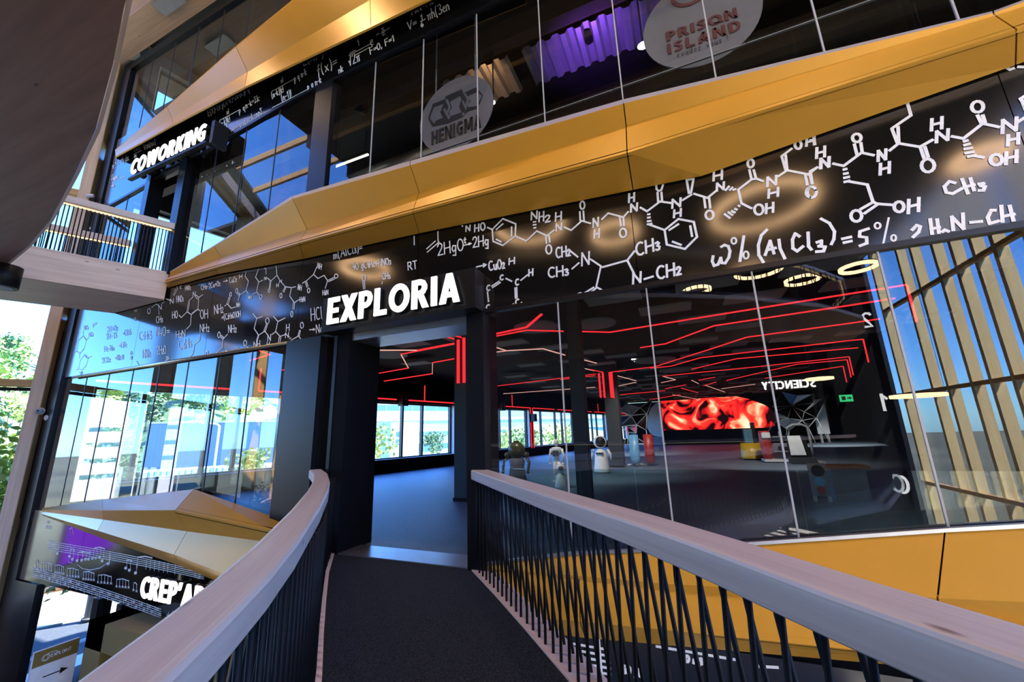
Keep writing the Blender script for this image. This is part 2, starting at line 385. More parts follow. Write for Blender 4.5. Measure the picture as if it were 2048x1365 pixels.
wn = 0
def window_wall(z0, sill, head, z1, bays, tmax, nm, mat='matt_black', splits=(0.06, 0.22, 0.55, 0.72)):
    global wn
    m = MB()
    def seg(t0, t1, a, b):
        if b - a > 0.01: m.hexa([wpt(t0, a, -0.4), wpt(t1, a, -0.4), wpt(t1, a, 0), wpt(t0, a, 0), wpt(t0, b, -0.4), wpt(t1, b, -0.4), wpt(t1, b, 0), wpt(t0, b, 0)])
    seg(0, tmax, z0, sill); seg(0, tmax, head, z1)
    t = 0
    for a, b in bays: seg(t, a, sill, head); t = b
    seg(t, tmax, sill, head)
    struct('wall_' + nm, m, mat)
    for a, b in bays:
        wn += 1
        root = sroot('window_%d' % wn, wpt((a + b) / 2, sill), 'window bay in the black wall of the hall')
        r = MB()
        for (t0, t1) in ((a + 0.005, a + 0.02), (b - 0.02, b - 0.005)):
            r.hexa([wpt(t0, sill, -0.39), wpt(t1, sill, -0.39), wpt(t1, sill, -0.01), wpt(t0, sill, -0.01), wpt(t0, head, -0.39), wpt(t1, head, -0.39), wpt(t1, head, -0.01), wpt(t0, head, -0.01)])
        r.hexa([wpt(a, sill + .002, -0.39), wpt(b, sill + .002, -0.39), wpt(b, sill + .002, -0.005), wpt(a, sill + .002, -0.005), wpt(a, sill + .02, -0.39), wpt(b, sill + .02, -0.39), wpt(b, sill + .02, -0.005), wpt(a, sill + .02, -0.005)])
        r.build('reveal', 'white_matt', root)
        fr = MB(); up = (0, 0, 1)
        xs = [a + 0.05] + [a + (b - a) * f for f in splits[1:]] + [b - 0.05]
        for x in xs: fr.hexa([wpt(x - .045, sill, -0.38), wpt(x + .045, sill, -0.38), wpt(x + .045, sill, -0.22), wpt(x - .045, sill, -0.22), wpt(x - .045, head, -0.38), wpt(x + .045, head, -0.38), wpt(x + .045, head, -0.22), wpt(x - .045, head, -0.22)])
        for z in (sill + 0.04, head - 0.04): fr.bar(wpt(a, z, -0.3), wpt(b, z, -0.3), 0.1, 0.06)
        fr.build('frame', 'frame_black', root)
        for x0, x1 in zip(xs[:-1], xs[1:]):
            g = MB(); g.poly([wpt(x0 + .045, sill + .07, -0.3), wpt(x1 - .045, sill + .07, -0.3), wpt(x1 - .045, head - .07, -0.3), wpt(x0 + .045, head - .07, -0.3)])
            g.build('pane', 'glass_clear', root)
BAYS = [(0.75, 5.55), (7.0, 14.2), (14.75, 21.6), (22.1, 28.6), (29.1, 35.4), (35.9, 41)]
window_wall(0, 0.55, 3.02, 4.32, BAYS, 42, 'west')
window_wall(5, 5.3, 8.3, 8.85, BAYS[:2], 15, 'west_upper', 'grey_dark')
window_wall(10, 10.1, 13.0, 13.4, BAYS[:2], 15, 'west_top', 'grey_dark')
window_wall(-5, -4.98, -0.9, -0.32, [(0.4, 3.6), (3.75, 7.0), (7.15, 10.4), (10.5, 13.8)], 15, 'west_ground', 'black', (0.06, 0.6))

# ---- tall timber and glass wall left of the facade
cw = sroot('window_20', ept(8, -5), 'tall outer glass wall framed by timber fins')
nf = 8
for i in range(nf):
    t = i * 4.1; m = MB()
    m.hexa([ept(t, -5, -0.55), ept(t + .21, -5, -0.55), ept(t + .21, -5, 0), ept(t, -5, 0), ept(t, 12.25, -0.55), ept(t + .21, 12.25, -0.55), ept(t + .21, 12.25, 0), ept(t, 12.25, 0)])
    o = m.build('fin', 'spruce_beam', cw)
    # warm light on the flank along the wall, painted as a thin orange sheet
    q = MB(); q.hexa([ept(t - .012, -4.99, -0.545), ept(t - .002, -4.99, -0.545), ept(t - .002, -4.99, -0.005), ept(t - .012, -4.99, -0.005), ept(t - .012, 12.24, -0.545), ept(t - .002, 12.24, -0.545), ept(t - .002, 12.24, -0.005), ept(t - .012, 12.24, -0.005)])
    q.build('warm_lit_flank', 'spruce_orange', cw)
ZT = (-1.9, 3.0, 8.05, 12.3)
for i in range(nf - 1):
    a, b = i * 4.1 + 0.21, (i + 1) * 4.1
    for z in ZT:
        m = MB(); m.bar(ept(a, z, -0.3), ept(b - .013, z, -0.3), 0.22, 0.16); m.build('transom', 'spruce_orange', cw)
        m = MB(); m.bar(ept(a, z - .12, -0.5), ept(b, z - .12, -0.5), 0.06, 0.08); m.build('mullion', 'frame_black', cw)
    zz = (-5,) + ZT + (13.2,)
    for z0, z1 in zip(zz[:-1], zz[1:]):
        if z0 == -5:
            g = MB(); g.bar(ept(a, -3.47, -0.5), ept(b, -3.47, -0.5), .06, 3.0); g.build('reflection_blocker', 'black', cw); continue  # added unseen dark panel, keeps bright ground out of the fascia reflection
        g = MB(); g.poly([ept(a, z0 + .06, -0.5), ept(b, z0 + .06, -0.5), ept(b, z1 - .16, -0.5), ept(a, z1 - .16, -0.5)]); g.build('pane', 'glass_clear', cw)
m = MB(); m.bar(ept(-0.3, 12.62, -0.2), ept(27, 12.62, -0.2), 0.5, 0.5); struct('trim_1', m, 'spruce_beam', 'timber ring beam on top of the fins')

# ---- timber and glass wall on the far right, seen mirrored in the hall glass
XR = 14.2
rw = sroot('window_21', (XR, -15, -5), 'outer glass wall with pale timber fins at the far side of the atrium')
ys = [-onX(px, 660, XR).y for px in (1768, 1826, 1856, 1903, 1941, 1985, 2030)]
while ys[-1] < -2: ys += [ys[-1] + 1.5, ys[-1] + 2.1]
for y in ys:
    m = MB(); m.box(XR + .12, XR + .5, y, y + .2, -5, 12.25); m.build('fin', 'spruce_yellow', rw)
for a, b in zip(ys[:-1], ys[1:]):
    for z in ZT:
        m = MB(); m.box(XR + .12, XR + .36, a + .2, b, z - .09, z + .09); m.build('transom', 'spruce_orange', rw)
    zz = (-5,) + ZT + (13.2,)
    for z0, z1 in zip(zz[:-1], zz[1:]):
        g = MB(); g.poly([(XR + .5, a + .2, z0 + .1), (XR + .5, b, z0 + .1), (XR + .5, b, z1 - .1), (XR + .5, a + .2, z1 - .1)]); g.build('pane', 'glass_clear', rw)
m = MB(); m.box(XR - .1, XR + .6, -28, 0.5, 12.3, 13.0); struct('trim_2', m, 'spruce_beam')
struct('wall_atrium_back', MB().box(-28, XR + .6, -28.3, -28.0, -5.2, 13.4), 'black', 'black back wall of the atrium')
struct('wall_atrium_left', MB().hexa([ept(27, -5, -.6), ept(27.4, -5, -.6), (-28, -28.3, -5), (-27.6, -28.3, -5), ept(27, 13.4, -.6), ept(27.4, 13.4, -.6), (-28, -28.3, 13.4), (-27.6, -28.3, 13.4)]), 'black')
struct('wall_facade_end', MB().box(7.3, XR + .6, 0.0, 0.3, -5, 13.4), 'black')
ATR = [P2(ept(-1.5, 0, -1.2)), P2(ept(30, 0, -1.2)), (-28.5, -28.5), (XR + 1, -28.5), (XR + 1, 14), (-9, 14), P2(wpt(0, 0, -1))]
SKX0, SKX1, SKY0, SKY1 = -16.9, -10.2, -8.2, -2.3
rf = MB(); EB, EA = (-16.9, SKY0), (-12.75, SKY1)
for pp in ([(-29.5, -28.6), (XR + 1, -28.6), (XR + 1, SKY0), (-29.5, SKY0)], [(SKX1, SKY0), (XR + 1, SKY0), (XR + 1, 14), (SKX1, 14)], [(-19, SKY0), EB, EA, (-14.5, SKY1)], [(-14.5, SKY1), (SKX1, SKY1), (SKX1, 14), (-11, 14), (-13.2, 0.6)]): rf.prism(pp, 13.4, 13.6)
struct('ceiling_atrium', rf, 'roof_dark', 'dark roof over the atrium')
sk = sroot('window_50', (-13, -5, 13.6), 'roof skylight above the left end of the facade, seen mirrored')
for i in range(4):
    y0 = SKY0 + (SKY1 - SKY0) * i / 4; y1 = SKY0 + (SKY1 - SKY0) * (i + 1) / 4; xe = lambda y: EB[0] + (EA[0] - EB[0]) * (y - SKY0) / (SKY1 - SKY0)
    g = MB(); g.poly([(xe(y0 + .06), y0 + .06, 13.6), (SKX1, y0 + .06, 13.6), (SKX1, y1 - .06, 13.6), (xe(y1 - .06), y1 - .06, 13.6)]); g.build('pane', 'glass_clear', sk)
    if i: MB().box(xe(y0), SKX1, y0 - .06, y0 + .06, 13.4, 13.65).build('frame', 'spruce_orange', sk)
struct('trim_12', MB().prism([P2(ept(-.5, 0, -.5)), P2(ept(2.3, 0, -.5)), (-4, -2.2), (-4, -0.4), (-10.9, -0.4)], 13.34, 13.395), 'spruce_orange', 'plywood soffit panel over the outer timber fins')
for i in range(13):
    m = MB(); y = -0.9 - i * 2.1; m.box(-27 if y < -20 else (SKX1 if SKY0 < y < SKY1 else -11.2 + (y + .5) * .6), XR, y - .09, y + .09, 12.85, 13.4); struct('trim_%d' % (30 + i), m, 'spruce_orange' if i < 3 else 'beam_dark', 'timber roof joist')
m = MB(); m.prism([P2(ept(-1, 0, -.7)), P2(ept(30, 0, -.7)), (-28, -28.3), (XR + .6, -28.3), (XR + .6, 0.3), (7, 14), (-9, 14), P2(wpt(0, 0, -.4))], -5.2, -5.0)
struct('floor_ground', m, 'concrete', 'grey floor of the atrium far below the footbridge')

# ------------------------------------------------------------------ ring platforms behind and above the camera
front = [(-9.0, -1.85), (-7.78, -2.06), (-6.14, -2.24), (-4.95, -2.43), (-3.46, -2.75), (-2.42, -2.99), (-1.43, -3.28), (-0.75, -3.5), (0.6, -4.0), (2.2, -4.75), (4.0, -5.9), (5.9, -7.6), (7.4, -9.6), (8.1, -11.6), (8.2, -13.0)]
back = [(7.6, -13.7), (6.6, -12.6), (5.1, -11.6), (3.4, -10.95), (1.3, -10.8), (-2.4, -11.1), (-6, -11.8), (-9.5, -12.2), (-10.2, -11.5), (-10.2, -6), (-9.9, -2.3)]
def inset(path, d):
    P = [Vector((x, y, 0)) for x, y in path]; out = []
    for i, p in enumerate(P):
        t = (P[min(i + 1, len(P) - 1)] - P[max(i - 1, 0)]).normalized(); out.append((p.x + t.y * d, p.y - t.x * d))
    return out
up = empty('ring_platform', (-1, -7, 4.4), 'curved timber-faced upper platform overhead with dark knotty underside', 'platform')
MB().prism(inset(front, 0.12) + back, 4.42, 4.62).build('deck', 'charcoal', up)
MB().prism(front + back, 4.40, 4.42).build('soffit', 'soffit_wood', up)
fr3 = [Vector((x, y, 4.4)) for x, y in front]
MB().sweep(fr3, [(-0.005, 0), (-0.03, 0), (-0.03, 0.07), (-0.005, 0.1)]).build('edge_board', 'spruce_beam', up)
bk3 = [Vector((x, y, 4.4)) for x, y in back[:9]]
MB().sweep(bk3, [(-0.005, 0), (-0.05, 0), (-0.05, 0.22), (-0.005, 0.22)]).build('edge_board', 'spruce_beam', up)
def resample(pts, step):
    pts = [Vector(p) for p in pts]; out = [pts[0]]; carry = 0.0
    for a, b in zip(pts[:-1], pts[1:]):
        l = (b - a).length; s = step - carry
        while s <= l: out.append(a + (b - a) * (s / l)); s += step
        carry = (carry + l) % step
    return out
def simple_rail(root, path, z, step, lean=0.05):
    ins = 0.14
    pts = [Vector((x, y, z)) for x, y in path]
    top = [p + Vector((0, 0, 1.0)) for p in pts]
    MB().sweep(top, [(0.0, 0), (0.17, 0), (0.17, 0.09), (0.0, 0.09)]).build('handrail', 'spruce_rail', root)
    MB().sweep([p - Vector((0, 0, .012)) for p in top], [(0.05, 0), (0.11, 0), (0.11, 0.01), (0.05, 0.01)]).build('light_strip', 'led_warm', root)
    me = None
    for i, p in enumerate(resample(pts, step)):
        d = Vector((0.06 if i % 2 else -0.06, 0.02, 0))
        if me is None:
            m = MB(); m.tube([(0, 0, 0), (0, 0, 1.0)], 0.011, 5); rod = m.build('rod', 'rod_black', root, True); rod.location = p - root.location; me = rod
        else:
            o = me.copy(); COL.objects.link(o); o.location = p - root.location
            o.rotation_euler = (0.05 * (1 if i % 2 else -1), 0.05 * (1 if i % 3 else -1), 0)
r1 = empty('upper_railing', (0, -11, 4.63), 'curved upper railing of black rods with a lit handrail, seen mirrored in the hall glass', 'railing')
simple_rail(r1, inset(back[:8], 0.2), 4.63, 0.11)
r2 = empty('upper_railing.001', (3, -6, 4.63), 'railing on the facade side of the curved upper platform overhead', 'railing')
simple_rail(r2, inset(front[6:], 0.2), 4.63, 0.16)
lp = empty('ring_platform.001', (1, -9, -0.5), 'lower curved platform behind the viewer that carries the footbridge', 'platform')
low = [(-9, -6.5), (-6, -5.8), (-2, -5.4), (1.5, -5.5), (4.6, -5.9), (6.5, -8), (8.1, -11.5), (7.6, -13.7), (5.1, -11.6), (1.3, -10.8), (-2.4, -11.1), (-6, -11.8), (-9.5, -12.2)]
MB().prism(low, -0.35, 0.0).build('deck', 'carpet_charcoal', lp)
MB().sweep([Vector((x, y, -0.5)) for x, y in low[4:]], [(0.0, 0), (0.05, 0), (0.05, 0.5), (0.0, 0.5)]).build('edge_board', 'grey_mid', lp)
r3 = empty('lower_railing', (0, -11, 0), 'railing of the lower curved platform, seen mirrored in the hall glass', 'railing')
simple_rail(r3, inset(low[7:], 0.2), 0.0, 0.14)

# ---- bridge to the upper left door
b2 = empty('upper_footbridge', (-8.3, -1, 4.4), 'short timber footbridge up left leading to the upper doorway', 'footbridge')
pa = [onZ(334, 600, 4.4), onZ(0, 548, 4.4), onZ(0, 600, 4.4), onZ(249, 629, 4.4)]
NR = Vector((-7.17, -0.02, 4.4)); NRb = Vector((-8.03, -2.04, 4.4)); FR = Vector((-9.02, -0.02, 4.4)); FRb = Vector((-9.95, -1.9, 4.4))
ob = Vector((-0.12, 0, 0))
MB().hexa([NR + ob, NRb + ob, FRb, FR, NR + ob + Vector((0, 0, .52)), NRb + ob + Vector((0, 0, .52)), FRb + Vector((0, 0, .52)), FR + Vector((0, 0, .52))]).build('deck', 'spruce_beam', b2)
for A, B in ((NR, NRb), (FR, FRb)):
    m = MB(); m.bar(A + Vector((-.06, 0, .3)), B + Vector((-.06, 0, .3)), 0.12, 0.6); m.build('edge_beam', 'spruce_beam', b2)
r4 = empty('upper_bridge_railing', (-7.6, -1, 5.0), 'near railing of the upper left footbridge with a lit timber handrail', 'railing')
r5 = empty('upper_bridge_railing.001', (-9.4, -1, 5.0), 'far railing of the upper left footbridge, lower lit handrail in view', 'railing')
def rail2(root, A, B, z0, ztop):
    d = (B - A); L = d.length; d.normalize(); up_ = Vector((0, 0, 1))
    a = Vector((A.x, A.y, ztop)); b = Vector((B.x, B.y, ztop))
    m = MB(); m.bar(a + up_ * -.06, b + up_ * -.06, .2, .13); m.build('handrail', 'spruce_rail', root)
    m = MB(); m.bar(a + up_ * -.135, b + up_ * -.135, .04, .015); m.build('light_strip', 'led_warm', root)
    n = int(L / 0.055); base = None
    for i in range(n):
        p = A + d * (0.03 + i * L / n); p.z = z0
        if base is None:
            mm = MB(); mm.tube([(0, 0, 0), (0, 0, ztop - z0 - .13)], 0.010, 5); base = mm.build('rod', 'rod_black', root, True); o = base
        else: o = base.copy(); COL.objects.link(o)
        o.location = p - root.location
rail2(r4, NR + Vector((-.1, .0, 0)), NRb + Vector((-.1, -.1, 0)), 5.0, 6.1)
rail2(r5, FR + Vector((0.05, 0, 0)), FRb + Vector((0.05, 0, 0)), 5.0, 6.1)

# ------------------------------------------------------------------ footbridge to the hall
LE = [(-2.16, -0.01), (-1.6, -0.62), (-1.0, -1.21), (-0.45, -1.74), (0.04, -2.2), (0.36, -2.55), (0.70, -2.95), (1.0, -3.3), (1.30, -3.68), (1.5, -3.98), (1.66, -4.3), (1.76, -4.75), (1.82, -5.45)]
RE = [(-0.10, -0.007), (0.5, -0.61), (1.0, -1.13), (1.52, -1.685), (2.0, -2.22), (2.42, -2.715), (2.7, -3.05), (2.9, -3.30), (3.3, -3.85), (3.7, -4.5), (3.95, -5.45)]
fb = empty('footbridge', (1.2, -2.8, -0.35), 'carpeted footbridge leading to the open doorway', 'footbridge')
MB().prism(LE + RE[::-1], -0.03, 0.0).build('carpet', 'carpet_charcoal', fb)
MB().prism([(x, y - .02) for x, y in LE] + [(x, y - .02) for x, y in RE[::-1]], -0.35, -0.031).build('deck', 'spruce_beam', fb)
pl = [(0.0, -0.2), (-0.22, -0.2), (-0.22, 0.012), (0.0, 0.012)]
MB().sweep([Vector((x, y, 0)) for x, y in LE], [(0.0, -0.2), (0.22, -0.2), (0.22, 0.012), (0.0, 0.012)]).build('edge_plank', 'plank_pink', fb)
MB().sweep([Vector((x, y, 0)) for x, y in RE], pl).build('edge_plank', 'plank_pink', fb)
# right railing
def rods(root, path, side, zt, pitch=0.12):
    P = [Vector((x, y, 0)) for x, y in path]
    dense = resample(P, 0.01); n = len(dense); base = None; i = 0
    while True:
        c = int(i * pitch / 0.01) + 10
        if c + 20 >= n: break
        for row in (0, 1):
            b = dense[c + 6 * row]; t = dense[max(0, min(n - 1, c + (7 if row == 0 else 0)))]
            tg = (dense[min(n - 1, c + 1)] - dense[c - 1]).normalized(); sd = Vector((tg.y, -tg.x, 0)) * side
            bot = b + sd * (0.047 if row == 0 else 0.168); bot.z = 0.012
            top = t + sd * (0.045 if row == 0 else 0.085); top.z = zt
            v = top - bot
            if base is None:
                m = MB(); m.tube([(0, 0, 0), (0, 0, 1)], 0.0105, 7); base = m.build('rod', 'rod_black', root, True); o = base
            else: o = base.copy(); COL.objects.link(o)
            o.location = bot - root.location; o.rotation_mode = 'QUATERNION'
            o.rotation_quaternion = Vector((0, 0, 1)).rotation_difference(v); o.scale = (1, 1, v.length)
        i += 1
hp = lambda s, w, r=.014: [(s * r * .4, 0.98), (s * (w - r * .4), 0.98), (s * w, 0.98 + r * .4), (s * w, 1.09 - r), (s * (w - r * .3), 1.09 - r * .3), (s * (w - r), 1.09), (s * r, 1.09), (s * r * .3, 1.09 - r * .3), (0, 1.09 - r), (0, 0.98 + r * .4)]
rr = empty('right_railing', (2.2, -2.5, 0), 'straight pale timber handrail over crossed black rods along the bridge', 'railing')
RR = [(-0.05, -0.055), (0.7, -0.90), (1.48, -1.77), (2.05, -2.39), (2.36, -2.76), (2.63, -3.11), (2.855, -3.37), (3.25, -3.92), (3.64, -4.55), (3.88, -5.45)]
MB().sweep([Vector((x, y, 0)) for x, y in RR], hp(-1, .19)).build('handrail', 'spruce_rail', rr)
rods(rr, RE, -1, 0.985)
lr = empty('left_railing', (0.2, -2.6, 0), 'curved pale timber handrail over dense black rods along the bridge', 'railing')
LR = [(-2.44, -0.06), (-1.79, -0.56), (-1.045, -1.22), (-0.47, -1.774), (0.19, -2.45), (0.56, -2.85), (0.83, -3.143), (1.10, -3.46), (1.285, -3.70), (1.458, -3.935), (1.6, -4.25), (1.7, -4.7), (1.76, -5.45)]
MB().sweep([Vector((x, y, 0)) for x, y in LR], hp(1, .165, .022)).build('handrail', 'spruce_rail', lr)
rods(lr, LE, 1, 0.985, 0.105)

# ------------------------------------------------------------------ facade: faceted gold bands
def mixp(a, b, t): return (a[0] + (b[0] - a[0]) * t, a[1] + (b[1] - a[1]) * t)
def band(root, stations, ys, kink=None, sill=None):
    """stations: per station a list of pixels on the planes ys (distance in front of the facade)"""
    ST = []; car = MB()
    for st, yy in zip(stations, ys): ST.append([onY(p[0], p[1], y) for p, y in zip(st, yy)])
    def panel(q, g0, g1, mat):
        n = (q[2] - q[0]).cross(q[3] - q[1])
        if n.length < 1e-6: return
        n.normalize(); n = n if n.y < 0 else -n
        car.poly([p + n * -.045 for p in q])
        d1 = (q[1] - q[0]).normalized(); d2 = (q[2] - q[3]).normalized()
        q = [q[0] + d1 * g0, q[1] - d1 * g1, q[2] - d2 * g1, q[3] + d2 * g0]
        m = MB(); bk = n * -0.03; m.hexa([p + bk for p in q] + q); m.build('cladding_panel', mat, root)
    for i in range(len(ST) - 1):
        for k in range(len(ST[i]) - 1):
            A, B = ST[i], ST[i + 1]; mt = sill if (sill and k == 0) else 'gold'
            if kink and kink[0] == (i, k):
                mp = A[k].lerp(B[k], kink[2]); mb = onY(*kink[1], A[k + 1].y)
                panel([A[k], mp, mb, A[k + 1]], .006, 0, mt); panel([mp, B[k], B[k + 1], mb], 0, .006, mt)
            else: panel([A[k], B[k], B[k + 1], A[k + 1]], .006, .006, mt)
    car.build('carrier_sheet', 'matt_black', root)
Yf = (-0.02, -0.42, -0.24, -0.50, -0.03)
Yt = (-0.02, -0.05, -0.05, -0.14, -0.02)
mid = empty('gold_band', (-1, -0.3, 4.4), 'faceted gold panel band between the two storeys above the open doorway', 'cladding')
s1 = [[(339, 544), (340, 545), (338, 554), (329, 565), (335, 576)],
      [(427.5, 491), (428, 493), (442, 514.5), (430, 535.6), (436, 548.5)],
      [(583, 393), (585, 398), (614, 459), (598, 486), (608, 518)],
      [(820, 322), (820, 331), (838, 385), (825, 423), (838, 467)],
      [(1246, 199), (1247, 207), (1252, 252), (1254, 306), (1266, 380)],
      [(1986, 22), (1987, 26), (1990, 31), (2033, 59), (2031, 130)],
      [(2160, -42), (2160, -38), (2180, -28), (2190, 5), (2190, 72)]]
band(mid, s1, [(-.02, -.128, -.097, -.177, -.02), (-.02, -.193, -.084, -.204, -.03), (-.02, -.517, -.263, -.388, -.03), (-.02, -.480, -.291, -.453, -.03), (-.02, -.477, -.358, -.567, -.03), (-.02, -.272, -.260, -.382, -.03), (-.02, -.280, -.248, -.352, -.03)], kink=((4, 3), (1404, 352), .27), sill='sill_pale')
top = empty('gold_band.001', (-6, -0.3, 9.5), 'faceted gold panel band at the top left over the upper doorway', 'cladding')
s2 = [[(229.5, 300), (230, 302), (230.5, 306), (231, 313), (231, 315)],
      [(333, 214), (334, 215), (344, 236), (345, 250), (345, 252)],
      [(471, 92), (472, 94), (495, 144), (489, 174), (489, 177)],
      [(705, -98), (706, -96), (740, 0), (742, 54), (742, 57)],
      [(1010, -300), (1010, -297), (1020, -150), (1020, -82), (1020, -78)]]
band(top, s2, [(-.02, -.165, -.154, -.169, -.02), (-.02, -.237, -.173, -.2, -.03), (-.02, -.404, -.269, -.304, -.03), (-.02, -.434, -.223, -.284, -.03), (-.02, -.49, -.251, -.314, -.03)])
lowb = empty('gold_band.002', (-6, -0.3, -0.3), 'pale gold faceted panel band below the left glass, beside the curved handrail', 'cladding')
s3 = [[(84, 1017), (84, 1020), (84, 1024), (84, 1029), (84, 1031)],
      [(205, 1000), (205, 1021.5), (207, 1040), (195, 1062), (205, 1078)],
      [(388, 979), (350, 1021), (374, 1063.5), (348, 1110), (359, 1132)],
      [(564, 1040), (543, 1062), (523, 1083), (490, 1165), (495, 1190)],
      [(655, 1070), (655, 1100), (655, 1130), (640, 1215), (640, 1235)]]
Yl = (-0.02, -0.45, -0.26, -0.52, -0.04)
band(lowb, s3, [(-.02, -.081, -.057, -.082, -.02), (-.02, -.361, -.271, -.348, -.03), (-.02, -.469, -.305, -.442, -.04), (-.02, -.395, -.308, -.514, -.04), (-.02, -.338, -.239, -.417, -.04)])
lowr = empty('gold_band.003', (3, -0.3, -0.2), 'broad gold panel band under the hall glass behind the straight railing', 'cladding')
s4 = [[(945, 1132), (950, 1136), (955, 1139), (965, 1225), (985, 1252)],
      [(1144, 1108), (1150, 1152), (1158, 1160), (1160, 1244), (1170, 1277)],
      [(1343, 1099), (1350, 1170), (1354, 1184), (1360, 1264), (1368, 1294)],
      [(1890, 1061), (1875, 1197), (1875, 1226), (1880, 1319), (1880, 1339)],
      [(2330, 1037), (2330, 1218), (2330, 1300), (2330, 1380), (2330, 1395)]]
Yr = (-0.02, -0.28, -0.20, -0.42, -0.10)
band(lowr, s4, [(-.02, -.035, -.030, -.283, -.06), (-.02, -.147, -.133, -.349, -.08), (-.02, -.2, -.172, -.359, -.1), (-.02, -.278, -.213, -.381, -.1), (-.02, -.316, -.173, -.306, -.1)])

# ------------------------------------------------------------------ facade: black fascias, glazing, doors
fa = empty('fascia', (-2, 0, 3.05), 'long glossy black fascia with white chemistry drawings over the hall glass', 'fascia')
J1 = [-11.26, -8.05, -5.65, -3.3, -0.93, 2.07, 5.3, 7.28]
for a, b in zip(J1[:-1], J1[1:]): MB().box(a + .004, b - .004, 0.0, 0.05, 3.09, 4.9).build('panel', 'gloss_black', fa)
MB().box(-11.26, 7.28, 0.05, 0.065, 3.06, 4.9).build('carrier', 'matt_black', fa)
MB().box(-3.36, 7.28, -0.012, 0.065, 3.03, 3.085).build('bottom_profile', 'frame_black', fa)
m = MB(); m.tube([(-10.35, -0.02, 3.05), (-3.40, -0.02, 3.05)], 0.03, 8); m.build('edge_tube', 'alu_bronze', fa)
fb2 = empty('fascia.001', (-5, 0, 8.05), 'glossy black fascia with white probability formulas over the upper glass', 'fascia')
fz = lambda x: 8.06 + min(0.0, (x + 3.9) * .088)
for a, b in zip([-11.26, -8.9, -6.5, -3.9, -1.7, 0.7, 3.1], [-8.9, -6.5, -3.9, -1.7, 0.7, 3.1, 7.28]):
    MB().facade_poly([(a + .004, fz(a) + .03), (b - .004, fz(b) + .03), (b - .004, 9.55), (a + .004, 9.55)], 0.0, 0.05).build('panel', 'gloss_black', fb2)
MB().facade_poly([(-11.26, fz(-11.26)), (-3.9, 8.06), (7.28, 8.06), (7.28, 9.55), (-11.26, 9.55)], 0.05, 0.065).build('carrier', 'matt_black', fb2)
m = MB(); m.bar((-11.26, .02, fz(-11.26)), (-3.9, .02, 8.06), .07, .06); m.bar((-3.9, .02, 8.06), (7.28, .02, 8.06), .07, .06); m.build('bottom_profile', 'frame_black', fb2)
fa0 = empty('fascia.002', (-6, 0, -1.15), 'glossy black fascia with white music notation below the left gold band', 'fascia')
for a, b, zt0 in zip([-11.26, -8.6, -6.2, -3.8], [-8.6, -6.2, -3.8, -2.3], [.2, .2, -.1, -.4]): MB().box(a + .004, b - .004, 0.0, 0.05, -1.15, zt0).build('panel', 'gloss_black', fa0)
MB().box(-11.26, -2.3, 0.05, 0.065, -1.17, -.4).build('carrier', 'matt_black', fa0)
fa3 = empty('fascia.003', (4, 0, -1.6), 'glossy black fascia with chart lines under the right gold band', 'fascia')
for a, b in zip([-1.4, 1.2, 3.8, 6.2], [1.2, 3.8, 6.2, 7.28]): MB().box(a + .004, b - .004, -0.06, 0.0, -1.7, -0.4).build('panel', 'gloss_black', fa3)

def glaze(name, label, xs, z0, z1, seam='silicone', mat='glass_facade', y=0.03, zlow=None):
    root = sroot(name, ((xs[0] + xs[-1]) / 2, y, z0), label)
    for i, (a, b) in enumerate(zip(xs[:-1], xs[1:])):
        g = MB(); g.poly([(a, y, z0), (b, y, z0), (b, y, z1), (a, y, z1)]); g.build('pane', mat, root)
    for x in xs[1:-1]:
        g = MB(); g.box(x - .008, x + .008, y - .008, y + .01, z0, z1); g.build('seam', seam, root)
    return root
glaze('window_30', 'hall glass right of the doorway', [0.12, 1.115, 2.14, 3.165, 4.18, 5.2, 6.22, 7.3], 0.0, 3.06)
wl = glaze('window_31', 'hall glass left of the doorway', [-10.9, -9.85, -8.92, -8.0, -7.07, -6.14, -5.2, -4.35, -3.4], -0.2, 3.06, 'silicone_backlit')
glaze('window_32', 'upper glass right of the dark post', [-2.93, -1.96, -0.94, 0.065, 1.09, 2.12, 3.157, 4.17, 5.2, 6.2, 7.3], 4.9, 8.06)
glaze('window_33', 'upper glass left of the dark post', [-7.14, -6.3, -5.37, -4.39, -3.36], 4.9, 8.06, 'silicone_backlit')
glaze('window_34', 'sidelight beside the upper doorway', [-10.9, -9.7, -8.75], 4.9, 8.06, 'silicone_backlit')
glaze('window_35', 'top storey glass', [-10.9, -9.9, -8.9, -7.9, -6.9, -5.9, -4.9, -3.9, -2.9, -1.9, -0.9], 9.3, 12.1, 'silicone_backlit')
glaze('window_36', 'ground floor shop glass', [-10.4, -7.66, -6.92], -5.0, -1.15, 'silicone_backlit')
def framepost(name, x0, x1, y0, y1, z0, z1, label, mat='frame_black'): struct(name, MB().box(x0, x1, y0, y1, z0, z1), mat, label)
framepost('trim_3', -11.28, -10.9, -0.03, 0.25, -5.0, 12.2, 'black edge post at the left end of the facade')
framepost('trim_11', -10.9, -9.95, -0.03, 0.1, -5.0, -1.17, 'black edge panel of the shop glass')
framepost('trim_4', -3.36, -2.93, -0.02, 0.2, 4.9, 8.06, 'dark post in the upper glass')
framepost('trim_5', -10.9, -0.5, -0.03, 0.12, 11.9, 12.15, 'black head rail of the top glass')
framepost('trim_6', -7.75, -7.57, -0.05, 0.15, -5.0, -1.15, 'black mullion of the shop glass')
framepost('trim_7', -6.98, -6.84, -0.05, 0.3, -5.0, -1.15, 'black end post of the shop glass')
struct('trim_8', MB().box(0.1, 8.6, -0.05, 0.04, -0.0, 0.012), 'alu')
